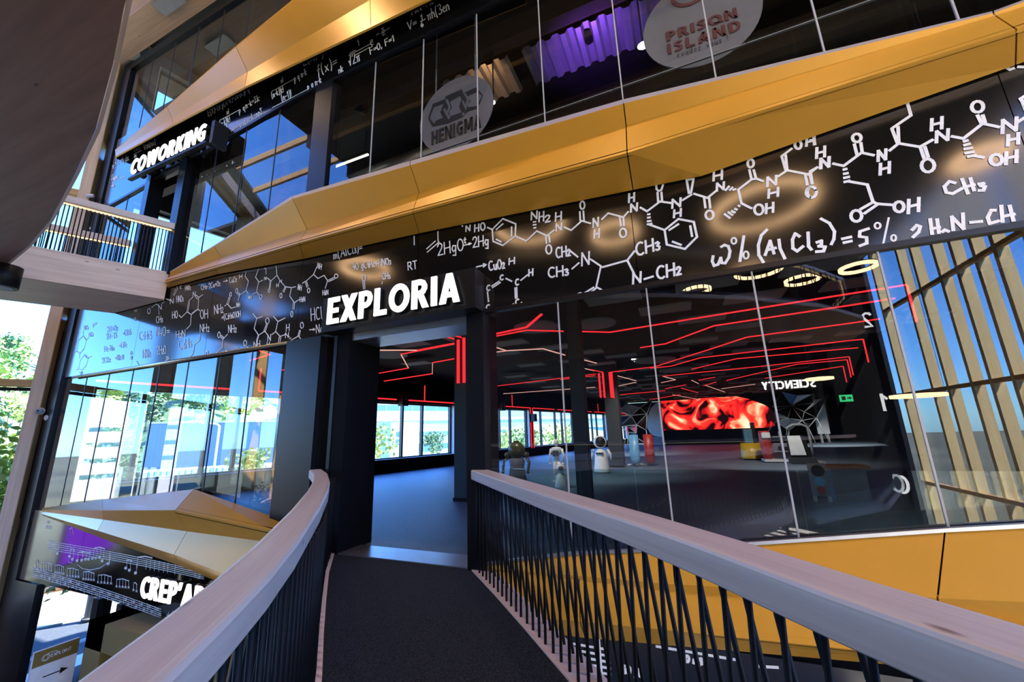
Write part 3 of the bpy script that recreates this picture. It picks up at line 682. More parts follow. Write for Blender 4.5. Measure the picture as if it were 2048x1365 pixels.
# aluminium ledge along the rising edge of the lower right band
m = MB(); A = [onY(x, y, -0.02) for x, y in ((975, 1127), (1144, 1107), (1343, 1098), (1890, 1060), (2330, 1036))]
for a, b in zip(A[:-1], A[1:]): m.bar(a, b, 0.05, 0.028)
struct('trim_9', m, 'alu', 'aluminium ledge between hall glass and gold band')
# timber edge beam over the top glass
m = MB(); m.hexa([(-11.3, -0.75, 12.15), (2, -0.75, 12.15), (2, -0.1, 12.15), (-11.3, -0.1, 12.15), (-11.3, -0.75, 12.95), (2, -0.75, 12.95), (2, -0.1, 12.95), (-11.3, -0.1, 12.95)]); struct('trim_10', m, 'spruce_beam', 'timber edge beam under the roof')

# hall doorway
d1 = sroot('door_1', (-1.1, 0, 0), 'wide open sliding doorway to the hall in a black steel frame')
MB().box(-3.36, -2.62, -0.10, 0.35, -0.3, 3.05).build('jamb_box', 'frame_black', d1)
MB().box(-2.62, -2.56, -0.02, 0.25, -0.3, 3.05).build('jamb_post', 'frame_black', d1)
MB().box(-2.40, -2.34, -0.04, 0.25, -0.3, 3.05).build('jamb_post', 'frame_black', d1)
MB().box(-2.34, -2.1, -0.03, 0.62, -0.3, 3.05).build('jamb', 'matt_black', d1)
MB().box(-0.10, 0.14, -0.06, 0.34, -0.3, 3.05).build('jamb', 'frame_black', d1)
MB().box(-2.1, -0.1, 0.0, 0.55, 2.93, 3.06).build('header', 'alu', d1)
g = MB(); g.box(-2.56, -2.40, 0.10, 0.115, 0.0, 2.95); g.build('sliding_leaf', 'glass_facade', d1)
MB().box(-2.1, -0.1, -0.02, 0.42, -0.02, 0.012).build('threshold', 'alu', d1)
# upper doorway
d2 = sroot('door_2', (-8.0, 0, 5), 'open upper doorway in a black frame')
MB().box(-8.75, -8.55, -0.08, 0.2, 4.95, 8.06).build('jamb', 'frame_black', d2)
MB().box(-7.42, -7.16, -0.08, 0.2, 4.95, 8.06).build('jamb', 'frame_black', d2)
MB().box(-8.55, -7.42, -0.04, 0.2, 7.75, 8.06).build('header', 'frame_black', d2)

# ------------------------------------------------------------------ handwriting on the fascias
def arc(cx, cy, rx, ry, a0, a1, n=10): return [(cx + rx * math.cos(math.radians(a0 + (a1 - a0) * i / n)), cy + ry * math.sin(math.radians(a0 + (a1 - a0) * i / n))) for i in range(n + 1)]
G = {
 'A': (.7, [[(0, 0), (.35, 1), (.7, 0)], [(.14, .38), (.58, .38)]]), 'B': (.6, [[(0, 0), (0, 1), (.4, .95), (.45, .7), (0, .52), (.5, .45), (.55, .15), (0, 0)]]),
 'C': (.62, [arc(.36, .5, .34, .5, 55, 305)]), 'D': (.65, [[(0, 0), (0, 1), (.4, .9), (.6, .5), (.4, .1), (0, 0)]]),
 'E': (.55, [[(.52, 1), (0, 1), (0, 0), (.52, 0)], [(0, .52), (.45, .52)]]), 'F': (.55, [[(.55, 1), (0, 1), (0, 0)], [(0, .52), (.42, .52)]]),
 'G': (.65, [arc(.36, .5, .34, .5, 50, 330) + [(.66, .45), (.4, .45)]]), 'H': (.62, [[(0, 0), (.03, 1)], [(.58, 0), (.6, 1)], [(.0, .48), (.62, .52)]]),
 'I': (.2, [[(.1, 0), (.1, 1)]]), 'K': (.6, [[(0, 0), (0, 1)], [(.55, 1), (0, .45), (.58, 0)]]), 'L': (.5, [[(0, 1), (0, 0), (.48, 0)]]),
 'M': (.8, [[(0, 0), (.08, 1), (.4, .3), (.72, 1), (.8, 0)]]), 'N': (.6, [[(0, 0), (.02, 1), (.57, .02), (.6, 1)]]),
 'O': (.6, [arc(.3, .5, .29, .5, 80, 440, 14)]), 'P': (.55, [[(0, 0), (0, 1), (.4, .97), (.5, .75), (.38, .52), (0, .48)]]),
 'R': (.6, [[(0, 0), (0, 1), (.42, .97), (.5, .75), (.38, .53), (0, .48)], [(.25, .5), (.58, 0)]]), 'S': (.5, [[(.48, .88), (.3, 1), (.06, .88), (.08, .64), (.42, .42), (.46, .14), (.24, 0), (0, .1)]]),
 'T': (.6, [[(0, 1), (.6, 1)], [(.3, 1), (.3, 0)]]), 'U': (.6, [[(0, 1), (0, .25), (.28, 0), (.55, .25), (.58, 1)]]), 'V': (.6, [[(0, 1), (.28, 0), (.6, 1)]]),
 'X': (.6, [[(0, 0), (.6, 1)], [(0, 1), (.6, 0)]]), 'Y': (.6, [[(0, 1), (.3, .5), (.6, 1)], [(.3, .5), (.3, 0)]]), 'Z': (.55, [[(0, 1), (.55, 1), (0, 0), (.55, 0)]]),
 '0': (.55, [arc(.27, .5, .26, .5, 80, 440, 12)]), '1': (.3, [[(0, .75), (.2, 1), (.2, 0)]]), '2': (.52, [[(0, .75), (.1, .95), (.3, 1), (.48, .82), (.4, .55), (0, 0), (.52, .02)]]),
 '3': (.5, [[(.02, .92), (.3, 1), (.46, .8), (.2, .55), (.5, .35), (.42, .06), (.2, 0), (0, .1)]]), '4': (.5, [[(.3, 1), (0, .4), (.5, .4)], [(.38, .62), (.38, 0)]]),
 '5': (.5, [[(.48, 1), (.08, 1), (.05, .58), (.35, .6), (.48, .32), (.36, .04), (0, .05)]]), '6': (.5, [[(.4, 1), (.1, .6), (.03, .25), (.22, 0), (.44, .2), (.36, .46), (.08, .38)]]),
 '9': (.5, [[(.44, .75), (.25, .55), (.05, .75), (.22, 1), (.44, .85), (.4, .3), (.2, 0)]]),
 'a': (.4, [[(.38, .55), (.15, .58), (0, .25), (.15, 0), (.36, .2), (.38, .55), (.4, 0)]]), 'c': (.38, [arc(.2, .28, .2, .28, 50, 310, 8)]), 'd': (.42, [[(.36, .5), (.12, .55), (0, .25), (.14, 0), (.36, .2)], [(.4, 1), (.38, 0)]]),
 'e': (.4, [[(.02, .28), (.36, .36), (.28, .58), (.08, .5), (.02, .2), (.18, 0), (.38, .1)]]), 'f': (.35, [[(.38, .95), (.25, 1), (.18, .7), (.1, -.25)], [(0, .52), (.32, .56)]]),
 'g': (.42, [[(.38, .5), (.12, .58), (.0, .3), (.14, .05), (.36, .2), (.4, .55), (.34, -.3), (.05, -.25)]]), 'h': (.42, [[(0, 0), (.04, 1)], [(.02, .4), (.22, .58), (.36, .4), (.38, 0)]]),
 'k': (.42, [[(0, 0), (.03, 1)], [(.36, .6), (.03, .28), (.4, 0)]]), 'l': (.18, [[(.05, 1), (.06, .08), (.16, 0)]]), 'm': (.6, [[(0, 0), (.02, .58)], [(.02, .4), (.18, .56), (.26, .3), (.28, 0)], [(.28, .4), (.44, .56), (.54, .3), (.56, 0)]]),
 'n': (.42, [[(0, 0), (.02, .58)], [(.02, .4), (.22, .58), (.36, .38), (.38, 0)]]), 'o': (.4, [arc(.2, .28, .19, .28, 80, 440, 10)]), 'p': (.42, [[(0, -.35), (.04, .58)], [(.04, .45), (.25, .58), (.4, .35), (.22, .04), (.02, .15)]]),
 'q': (.42, [[(.38, .5), (.12, .58), (.0, .3), (.14, .05), (.36, .2)], [(.4, .58), (.36, -.35)]]), 's': (.34, [[(.32, .52), (.12, .58), (.04, .42), (.3, .2), (.2, 0), (0, .06)]]), 't': (.34, [[(.2, .95), (.14, .1), (.3, .02)], [(0, .6), (.34, .64)]]),
 'u': (.42, [[(0, .56), (.04, .1), (.2, 0), (.36, .2), (.38, .56)], [(.38, .3), (.42, 0)]]), 'v': (.38, [[(0, .56), (.18, 0), (.38, .56)]]), 'w': (.62, [[(0, .58), (.1, 0), (.3, .4), (.44, 0), (.6, .6)]]), 'x': (.4, [[(0, 0), (.4, .58)], [(.02, .58), (.38, 0)]]), 'z': (.38, [[(0, .56), (.36, .56), (0, 0), (.38, 0)]]),
 'i': (.15, [[(.06, 0), (.06, .58)], [(.06, .8), (.06, .86)]]), 'r': (.3, [[(0, 0), (.02, .58)], [(.02, .38), (.28, .56)]]),
 '(': (.3, [arc(.34, .45, .3, .75, 125, 235, 8)]), ')': (.3, [arc(-.04, .45, .3, .75, 55, -55, 8)]), '+': (.5, [[(0, .45), (.5, .45)], [(.25, .2), (.25, .72)]]), '-': (.45, [[(.02, .42), (.42, .42)]]), '=': (.5, [[(0, .34), (.48, .36)], [(0, .56), (.48, .58)]]),
 '>': (.8, [[(0, .42), (.75, .42)], [(.55, .58), (.75, .42), (.55, .28)]]), "'": (.15, [[(.1, 1), (.05, .75)]]), '!': (.16, [[(.08, 1), (.08, .3)], [(.08, .08), (.08, .02)]]), '.': (.15, [[(.05, .02), (.07, .06)]]), ',': (.16, [[(.1, .1), (.02, -.15)]]), ':': (.15, [[(.06, .42), (.07, .48)]]),
 '%': (.7, [arc(.12, .82, .12, .16, 0, 360, 8), [(.62, 1), (.1, 0)], arc(.58, .18, .12, .17, 0, 360, 8)]), '/': (.5, [[(0, 0), (.5, 1)]]),
 'S_': (.5, [[(.5, .95), (0, 1), (.3, .5), (0, 0), (.52, .05)]]), '$': (.55, [[(.52, .9), (0, 1), (.3, .5), (0, 0), (.55, .1)]]), '~': (.4, [[(.4, 1.2), (.28, 1.25), (.2, 1), (.16, 0), (.06, -.3), (-.08, -.2)]]),
 '#': (.6, [arc(.15, .3, .14, .16, 20, 340, 8) + arc(.45, .3, .14, .16, 160, -160, 8)]), '&': (.55, [[(0, .5), (.55, .56)], [(.15, .52), (.12, 0)], [(.42, .54), (.42, 0)]]), '^': (.5, [[(-.1, .4), (.05, .45), (.15, 0), (.4, 1.15), (1.4, 1.15)]]), ' ': (.35, []),
}
class Chalk:
    """strokes given in photo pixels, drawn as thin raised paint on the plane Y = y"""
    def __init__(s, ox, oy, k, y=-0.004, w=0.02): s.ox, s.oy, s.k, s.y, s.w = ox, oy, k, y, w; s.mb = MB(); s.mb.flatink = True
    def frame(s, ox, oy, k, w=None):
        s.ox, s.oy, s.k = ox, oy, k
        if w: s.w = w
    def px(s, p): q = onY(s.ox + p[0] / s.k, s.oy + p[1] / s.k, s.y); return (q.x, q.z)
    def st(s, *pts, w=None): s.raw([s.px(p) for p in pts], w)
    def raw(s, P, w=None):
        h = (w or s.w) / 2
        s.n = getattr(s, 'n', 0)
        for a, b in zip(P[:-1], P[1:]):
            s.n += 1; yy = s.y - (s.n % 9) * 0.0003
            dx, dz = b[0] - a[0], b[1] - a[1]; l = math.hypot(dx, dz)
            if l < 1e-5: continue
            ux, uz = dx / l, dz / l; e = h * 0.7; nx, nz = -uz * h, ux * h
            A = (a[0] - ux * e, a[1] - uz * e); B = (b[0] + ux * e, b[1] + uz * e)
            s.mb.poly([(A[0] - nx, yy, A[1] - nz), (B[0] - nx, yy, B[1] - nz), (B[0] + nx, yy, B[1] + nz), (A[0] + nx, yy, A[1] + nz)])
    def tx(s, text, x, y, h, ang=-10.0, asp=1.0, sp=0.16, w=None, up=None):
        """text from the bottom left pixel (x, y), capital height h px, baseline turned by ang"""
        ca, sa = math.cos(math.radians(ang)), math.sin(math.radians(ang)); ua = math.radians(up if up is not None else ang * 0.35)
        vx, vy = -math.sin(-ua) , -math.cos(ua); u = 0.0; sub = 1.0
        for ch in text:
            gw, L = G.get(ch, G[' ']); k = h * (0.62 if ch.isdigit() and sub < 1 else 1.0); 
            for pl in L:
                s.st(*[(x + ca * (u + p[0] * k * asp) + vx * p[1] * k * 1.0, y + sa * (u + p[0] * k * asp) + vy * p[1] * k) for p in pl], w=w)
            u += (gw + sp) * k * asp
            sub = 0.62 if ch.isalpha() or ch == ')' else 1.0
    def dash(s, *L):
        for q in L: s.st((q[0], q[1]), (q[2], q[3]))
    def O(s, x0, x1, y0, y1): s.st(*arc((x0 + x1) / 2, (y0 + y1) / 2, (x1 - x0) / 2, (y1 - y0) / 2, 80, 440, 14))
    def L(s, ch, x0, x1, y0, y1, lean=-0.2):
        gw, LL = G[ch]; w, h = x1 - x0, y1 - y0
        for pl in LL: s.st(*[(x0 + p[0] / gw * w, y1 - p[1] * h + (p[0] / gw - .5) * w * lean) for p in pl])

c = Chalk(1240, 260, 4.55, w=0.024)
c.L('H', 80, 130, 578, 655); c.L('N', 98, 155, 672, 742); c.st((185, 708), (245, 742), (365, 652), (460, 665)); c.dash((340, 572, 346, 650), (376, 570, 382, 650))
c.st((328, 505), (332, 540), (350, 558), (375, 548), (390, 502)); c.dash((253, 770, 270, 768), (252, 800, 272, 798), (250, 832, 280, 828), (250, 860, 287, 854))
c.st((270, 864), (405, 912)); c.st((405, 912), (530, 812), (670, 838), (700, 975), (590, 1085), (425, 1045), (405, 912)); c.dash((448, 912, 530, 858), (638, 875, 655, 968), (478, 1018, 555, 1048))
c.L('N', 475, 550, 628, 705); c.L('H', 490, 555, 725, 792); c.st((568, 640), (648, 590)); c.st((605, 455), (668, 447), (645, 572), (626, 575), (605, 455))
c.st((672, 582), (795, 620), (868, 560)); c.dash((765, 625, 776, 708), (810, 622, 820, 712)); c.O(778, 850, 735, 815); c.L('N', 880, 944, 482, 550); c.L('H', 850, 930, 372, 456)
c.dash((960, 550, 990, 515), (998, 548, 1022, 525), (1030, 547, 1050, 541)); c.st((1075, 545), (1195, 452), (1240, 445), (1300, 468)); c.dash((1176, 365, 1195, 448), (1216, 365, 1236, 440)); c.O(1160, 1215, 268, 342)
c.st((1075, 545), (1105, 670), (1195, 715)); c.O(1222, 1302, 680, 772); c.L('H', 1328, 1395, 668, 755); c.dash((1078, 690, 1088, 696), (1045, 720, 1062, 726), (1016, 738, 1042, 752), (985, 750, 1022, 775), (952, 768, 998, 802))
c.L('N', 1340, 1420, 425, 508); c.L('H', 1350, 1440, 535, 612); c.st((1440, 422), (1520, 368), (1710, 405), (1795, 340)); c.st((1470, 240), (1506, 362)); c.st((1506, 232), (1520, 365)); c.st((1470, 240), (1560, 172))
c.O(1590, 1648, 98, 174); c.L('H', 1695, 1770, 70, 140); c.dash((1685, 410, 1702, 500), (1725, 405, 1746, 492)); c.O(1692, 1785, 520, 618); c.L('H', 1785, 1865, 158, 250); c.L('N', 1828, 1898, 258, 345)
c.tx('CH3', 150, 1148, 112, -16, 1.05); c.st((130, 1105), (65, 1188), (-160, 1250)); c.st((65, 1188), (125, 1305)); c.L('N', 118, 188, 1300, 1395); c.st((220, 1360), (300, 1335)); c.tx('CH2', 338, 1360, 112, -12, 1.05)
c.frame(1240, 260, 4.55, 0.028)
c.st((846, 1150), (838, 1195), (855, 1238), (892, 1225), (916, 1165), (925, 1212), (956, 1214), (990, 1160), (1000, 1105), (985, 1060), (950, 1048), (920, 1065)); c.w = .017; c.O(1013, 1057, 983, 1038); c.w = .028; c.st((1125, 970), (1090, 1195)); c.w = .017; c.O(1122, 1169, 1107, 1173); c.w = .028
c.st((1335, 910), (1285, 960), (1258, 1050), (1262, 1140), (1302, 1205)); c.st((1320, 1140), (1365, 1010), (1400, 1125)); c.st((1335, 1095), (1415, 1075)); c.st((1445, 1000), (1455, 1080), (1498, 1170))
c.st((1632, 970), (1592, 945), (1568, 1000), (1572, 1080), (1610, 1105), (1665, 1060)); c.st((1710, 935), (1715, 1060), (1740, 1090)); c.st((1790, 1025), (1832, 1010), (1830, 1050), (1806, 1060), (1865, 1065), (1850, 1105), (1785, 1110))
c.frame(1620, 130, 3.9, 0.026)
c.st((85, 1200), (150, 1235), (190, 1300), (185, 1360), (165, 1400)); c.dash((250, 1358, 318, 1343), (262, 1388, 322, 1375)); c.st((455, 1278), (388, 1300), (384, 1340), (440, 1348), (442, 1392), (388, 1412)); c.w = .016; c.O(503, 548, 1232, 1278); c.st((612, 1195), (570, 1395)); c.O(632, 669, 1328, 1374); c.w = .026
c.st((795, 1288), (830, 1252), (858, 1262), (845, 1305), (802, 1345)); c.dash((935, 1205, 950, 1320), (990, 1205, 1005, 1312), (940, 1280, 1010, 1268)); c.st((1030, 1302), (1050, 1288), (1080, 1300)); c.st((1116, 1290), (1104, 1185), (1196, 1280), (1190, 1160)); c.st((1250, 1230), (1336, 1222))
c.st((1442, 1135), (1412, 1135), (1385, 1190), (1400, 1238), (1470, 1218)); c.dash((1490, 1100, 1500, 1225), (1555, 1100, 1585, 1215), (1495, 1185, 1590, 1165))
c.st((1130, 922), (1085, 910), (1046, 950), (1060, 995), (1112, 1005), (1182, 965)); c.dash((1185, 890, 1230, 1003), (1250, 885, 1278, 980), (1200, 955, 1280, 935)); c.st((1315, 930), (1352, 925), (1330, 945), (1362, 950), (1350, 980), (1318, 980))
c.L('N', 80, 150, 725, 802); c.L('H', 50, 116, 642, 722); c.dash((28, 565, 36, 622), (0, 590, 32, 586)); c.st((180, 770), (262, 788), (400, 685), (495, 705)); c.dash((345, 620, 366, 705), (395, 610, 406, 685)); c.O(330, 396, 538, 602)
c.dash((262, 817, 282, 812), (265, 850, 292, 845), (266, 882, 302, 874), (268, 914, 305, 905)); c.st((303, 910), (445, 935), (490, 1070), (520, 1085), (635, 1093)); c.dash((492, 1070, 395, 1125), (520, 1092, 425, 1158)); c.O(318, 402, 1135, 1222); c.O(655, 730, 1068, 1148); c.L('H', 765, 850, 1045, 1150)
c.st((0, 832), (55, 800)); c.st((3, 850), (15, 925)); c.O(-22, 46, 950, 1036); c.L('N', 530, 590, 665, 745); c.L('H', 545, 620, 765, 850); c.st((620, 668), (690, 612), (855, 640), (955, 585)); c.st((638, 500), (678, 605)); c.st((685, 485), (690, 605)); c.st((640, 495), (785, 395), (760, 305))
c.dash((860, 648, 886, 725), (895, 640, 920, 717)); c.O(868, 968, 735, 836); c.L('H', 945, 1030, 415, 505); c.L('N', 985, 1076, 510, 596); c.st((1105, 558), (1195, 575), (1345, 458), (1470, 485)); c.dash((1305, 395, 1336, 458), (1345, 395, 1362, 448)); c.O(1260, 1350, 285, 370)
c.dash((1200, 597, 1226, 590), (1203, 627, 1242, 617), (1205, 657, 1260, 648), (1212, 689, 1272, 680), (1232, 716, 1286, 708)); c.st((1286, 710), (1350, 722)); c.O(1405, 1496, 700, 782); c.L('H', 1525, 1612, 675, 768); c.L('N', 1500, 1610, 420, 522); c.L('H', 1540, 1626, 540, 622)
c.st((1612, 450), (1700, 395)); c.st((1720, 380), (1640, 265), (1720, 215)); c.st((1690, 370), (1660, 300)); c.st((1540, 25), (1560, 36), (1586, 26)); c.st((1625, 15), (1720, 20))
c.frame(900, 360, 4.875, 0.021)
c.L('N', 155, 195, 446, 500); c.L('H', 240, 282, 435, 505); c.O(298, 340, 420, 492); c.st((365, 465), (412, 485)); c.st((412, 485), (515, 380), (640, 430), (635, 548), (515, 640), (420, 600), (412, 485)); c.dash((450, 485, 515, 430), (600, 460, 600, 550), (450, 580, 500, 606))
c.st((635, 548), (745, 598), (845, 500), (945, 545), (1015, 490)); c.L('N', 792, 848, 310, 385); c.L('H', 868, 915, 312, 405); c.L('2', 930, 975, 345, 410); c.dash((813, 412, 836, 408), (812, 440, 838, 437), (818, 470, 836, 467)); c.dash((935, 550, 941, 618), (965, 545, 973, 606)); c.O(935, 990, 635, 722)
c.L('N', 1035, 1088, 425, 495); c.L('H', 1028, 1086, 315, 400); c.st((1115, 462), (1180, 492), (1285, 400), (1370, 425)); c.dash((1265, 312, 1270, 398), (1300, 305, 1306, 397)); c.O(1268, 1312, 210, 286); c.L('N', 1395, 1445, 372, 460); c.L('H', 1406, 1456, 482, 570)
c.st((1480, 385), (1540, 325), (1690, 365), (1736, 312)); c.dash((1655, 370, 1665, 450), (1690, 370, 1696, 446)); c.O(1655, 1718, 475, 562); c.tx('CH2', 1036, 762, 98, -10, .75); c.st((1170, 692), (1245, 752)); c.L('N', 1285, 1356, 708, 832); c.st((1370, 775), (1470, 842)); c.st((1255, 812), (1190, 868)); c.tx('CH3', 960, 955, 95, -8, 1.1)
c.st((1470, 842), (1425, 1045), (1480, 1075)); c.dash((1400, 1050, 1310, 1105), (1425, 1056, 1376, 1095)); c.st((1250, 1112), (1268, 1104), (1286, 1110)); c.tx('>', 262, 892, 100, -13, 1.25); c.tx('CuO2', 380, 885, 88, -9, .72); c.L('H', 575, 630, 762, 822)
c.st((238, 985), (239, 1040)); c.st((242, 1018), (332, 1045)); c.L('C', 358, 390, 1030, 1080); c.dash((408, 1037, 478, 990), (415, 1052, 490, 1002)); c.L('C', 488, 520, 930, 976); c.st((545, 962), (602, 990)); c.L('C', 638, 670, 970, 1026); c.st((690, 980), (755, 928)); c.L('H', 768, 808, 872, 936); c.dash((634, 1055, 638, 1155), (650, 1050, 653, 1150)); c.L('C', 640, 672, 1165, 1222); c.dash((590, 1230, 620, 1210), (695, 1197, 712, 1210), (365, 1095, 375, 1186)); c.L('C', 354, 386, 1220, 1268)
c.frame(640, 380, 5.25, 0.018)
c.tx('m(AlCl3)=', 145, 728, 82, -16, .78); c.tx('40 gC9Hc+HNO3', 345, 842, 68, -8.5, .72); c.O(445, 482, 895, 962); c.dash((450, 972, 456, 1042), (468, 970, 472, 1040)); c.tx('CH3', 655, 940, 62, -6, .72); c.st((658, 965), (650, 986)); c.tx('RT', 927, 845, 82, -12, .85)
c.st((988, 488), (990, 578)); c.st((1238, 440), (1240, 542)); c.dash((1210, 540, 1120, 620), (1250, 548, 1125, 655)); c.tx('2HgO', 1240, 690, 122, -12, .85); c.tx('>', 1505, 610, 60, -14, 1.9); c.tx('t', 1512, 562, 62, -8); c.tx('2Hg', 1608, 605, 108, -8, .8); c.st((1500, 383), (1492, 378)); c.tx('CH3', 405, 1480, 58, -10, .75); c.st((1338, 1250), (1345, 1285)); c.st((1500, 1305), (1505, 1290)); c.st((1335, 1330), (1360, 1318))
c.frame(330, 480, 5.689, 0.017)
c.tx('HCl', 1665, 922, 140, -10, .52); c.tx('>', 1645, 1058, 80, -4, 1.0); c.tx('Na', 1722, 1062, 95, -6, .65); c.st((1000, 842), (1045, 895), (1110, 872)); c.st((1045, 895), (1015, 1010), (1065, 1085), (1135, 1040), (1172, 1086)); c.dash((1125, 1035, 1155, 960), (1142, 1040, 1166, 965)); c.O(1145, 1186, 890, 956); c.st((1060, 1085), (1040, 1150), (1050, 1150), (1068, 1085))
c.L('N', 1010, 1042, 1160, 1226); c.L('H', 1050, 1082, 1152, 1220); c.O(895, 930, 1145, 1206); c.st((930, 1215), (965, 1245), (1000, 1220)); c.L('N', 1170, 1202, 1078, 1152); c.L('H', 1160, 1190, 1165, 1216); c.st((1215, 1080), (1260, 1045), (1310, 1100), (1366, 1080)); c.st((1260, 1045), (1285, 930), (1235, 870)); c.st((1285, 930), (1365, 890)); c.dash((1300, 1106, 1285, 1192), (1318, 1110, 1302, 1195))
c.L('N', 1370, 1406, 1058, 1112); c.L('H', 1380, 1416, 962, 1040); c.dash((1400, 1112, 1416, 1100), (1416, 1127, 1432, 1116)); c.st((1430, 1170), (1435, 1142), (1520, 1095), (1560, 1150)); c.dash((1514, 1090, 1530, 1030), (1528, 1095, 1541, 1030)); c.O(1540, 1576, 940, 1006); c.st((1565, 1150), (1585, 1135), (1590, 1145)); c.st((1610, 1140), (1612, 1130)); c.st((1632, 1138), (1634, 1130))
c.tx('NH2', 566, 848, 100, -12, .55); c.st((678, 755), (710, 730), (755, 780), (800, 765)); c.dash((705, 725, 730, 652), (722, 730, 742, 656)); c.O(735, 758, 600, 642); c.tx('NH', 815, 766, 46, -8, .6); c.st((835, 695), (850, 627), (925, 577), (946, 615)); c.dash((838, 630, 824, 606), (855, 627, 840, 600)); c.O(805, 829, 555, 606); c.tx('NH', 950, 676, 36, -6, .75)
c.st((1000, 622), (1045, 595), (1070, 626)); c.st((1065, 480), (1045, 592)); c.O(1075, 1106, 625, 676); c.st((925, 575), (950, 470), (915, 420), (922, 370)); c.st((1070, 480), (1030, 425), (1062, 335)); c.st((1070, 480), (1110, 460)); c.L('N', 1130, 1152, 425, 456); c.st((1150, 390), (1150, 328), (1130, 324)); c.st((1165, 435), (1205, 470), (1275, 405), (1300, 450)); c.dash((1194, 475, 1186, 550), (1206, 475, 1196, 550)); c.O(1175, 1196, 560, 600); c.st((1275, 405), (1265, 300))
c.L('N', 1303, 1326, 456, 486); c.L('H', 1268, 1292, 500, 536); c.st((1330, 490), (1370, 535), (1440, 545), (1486, 535)); c.dash((1364, 540, 1340, 590), (1376, 546, 1352, 596)); c.O(1308, 1331, 610, 662); c.st((1440, 545), (1420, 640), (1470, 715), (1526, 680)); c.tx('H2N', 1536, 706, 52, -6, .62); c.dash((1460, 720, 1455, 790), (1476, 720, 1470, 790)); c.O(1430, 1456, 815, 876); c.tx('NH', 1510, 565, 58, 18, .55); c.st((1565, 495), (1605, 470), (1690, 395), (1740, 440), (1810, 405), (1850, 465), (1920, 430)); c.dash((1598, 485, 1615, 540), (1612, 478, 1628, 530)); c.O(1620, 1648, 550, 602)
c.st((1690, 395), (1725, 312)); c.tx('NH', 1732, 320, 60, 22, .6); c.O(1928, 1967, 390, 436); c.st((1862, 478), (1932, 444)); c.st((1850, 465), (1825, 552)); c.tx('H2N', 1796, 630, 52, -6, .65); c.tx('CH3-2Cu+O2', 414, 572, 56, -13, .62); c.tx('>', 668, 500, 60, -11, 1.0); c.tx('CuO2', 735, 492, 58, -11, .6); c.L('H', 848, 880, 396, 440); c.tx('=(C2H5O)OH', 650, 915, 62, -11.5, .58)
c.tx('HNO2', 230, 578, 50, -8, .5); c.L('C', 170, 190, 525, 552); c.st((135, 535), (142, 560), (106, 632)); c.st((122, 560), (94, 632)); c.tx('HNO3', 135, 712, 70, -8, .42); c.L('N', 60, 96, 672, 726); c.st((14, 672), (58, 690)); c.L('N', 320, 346, 592, 652); c.st((345, 625), (385, 655), (375, 790), (300, 850), (250, 820), (270, 700), (320, 650)); c.dash((265, 815, 282, 712), (310, 835, 362, 795), (350, 655, 375, 675)); c.st((385, 655), (430, 625)); c.tx('HO', 85, 896, 80, -8, .55); c.st((160, 858), (185, 885), (250, 822)); c.tx('OH', 404, 900, 100, -6, .62)
c.st((375, 790), (396, 806)); c.st((300, 850), (290, 970), (245, 1016)); c.tx('H2N', 130, 1120, 78, -10, .75); c.tx('NH2', 400, 1052, 90, -4, .62); c.st((400, 1075), (395, 1140), (335, 1190), (320, 1290), (265, 1362)); c.tx('C6H5', 160, 1255, 105, -14, .62); c.O(600, 630, 1050, 1112); c.dash((635, 1085, 668, 1115), (628, 1102, 660, 1132)); c.st((662, 1130), (710, 1076)); c.tx('NH2', 722, 1058, 85, -4, .58); c.st((662, 1130), (655, 1225), (580, 1292)); c.O(805, 835, 1225, 1275); c.O(465, 490, 1268, 1312); c.tx('H', 690, 1300, 40, -5, .6)
c.frame(130, 540, 5.689, 0.016)
c.st((205, 690), (205, 752), (240, 800), (215, 895), (165, 955), (130, 925), (155, 800), (205, 752)); c.st((165, 955), (160, 1010)); c.dash((215, 775, 238, 800), (175, 945, 208, 900)); c.tx('OCH3', 214, 682, 46, -4, .4); c.tx('OCH3', 270, 760, 46, -4, .4); c.st((240, 800), (265, 770)); c.st((225, 962), (262, 1005), (240, 1085), (195, 1140), (150, 1128), (170, 1030), (225, 962)); c.st((262, 1000), (300, 985)); c.dash((225, 980, 248, 1008)); c.st((100, 945), (130, 925)); c.st((150, 1128), (125, 1140)); c.tx('HO', 170, 1200, 40, -4, .5)
c.tx('2H+O2', 480, 710, 62, -10, .6); c.tx('2H-3S', 470, 790, 62, -8, .6); c.tx('>CO2S', 650, 752, 60, -10, .5); c.tx('H2-Na', 445, 932, 62, -8, .6); c.tx('>C2H2', 610, 890, 60, -8, .45); c.tx('2CO2', 420, 1062, 58, -8, .65); c.tx('>SO2+H', 565, 1030, 55, -6, .45); c.tx('C9H13', 845, 800, 92, -5, .55); c.tx('N4O=', 1040, 755, 100, -3, .62); c.tx('HNO3', 885, 1005, 95, -6, .35); c.tx('2H2O', 1050, 960, 90, -4, .45); c.tx('OH', 1152, 1030, 42, -8, .6); c.O(1290, 1318, 1005, 1040); c.st((815, 1040), (850, 1100)); c.st((1110, 1062), (1150, 1030)); c.O(745, 762, 930, 965); c.O(745, 762, 985, 1020)
c.O(940, 972, 440, 500); c.st((985, 430), (1035, 390), (1062, 402)); c.L('N', 1065, 1100, 402, 456); c.st((1070, 470), (1069, 512)); c.tx('CH3', 1040, 606, 72, -8, .55); c.L('H', 795, 818, 455, 480); c.st((1105, 385), (1130, 365)); c.O(788, 806, 548, 580); c.st((320, 655), (315, 620), (362, 598)); c.st((318, 640), (360, 612))
c.mb.build('drawing', 'chalk', fa)['kind'] = 'stuff'

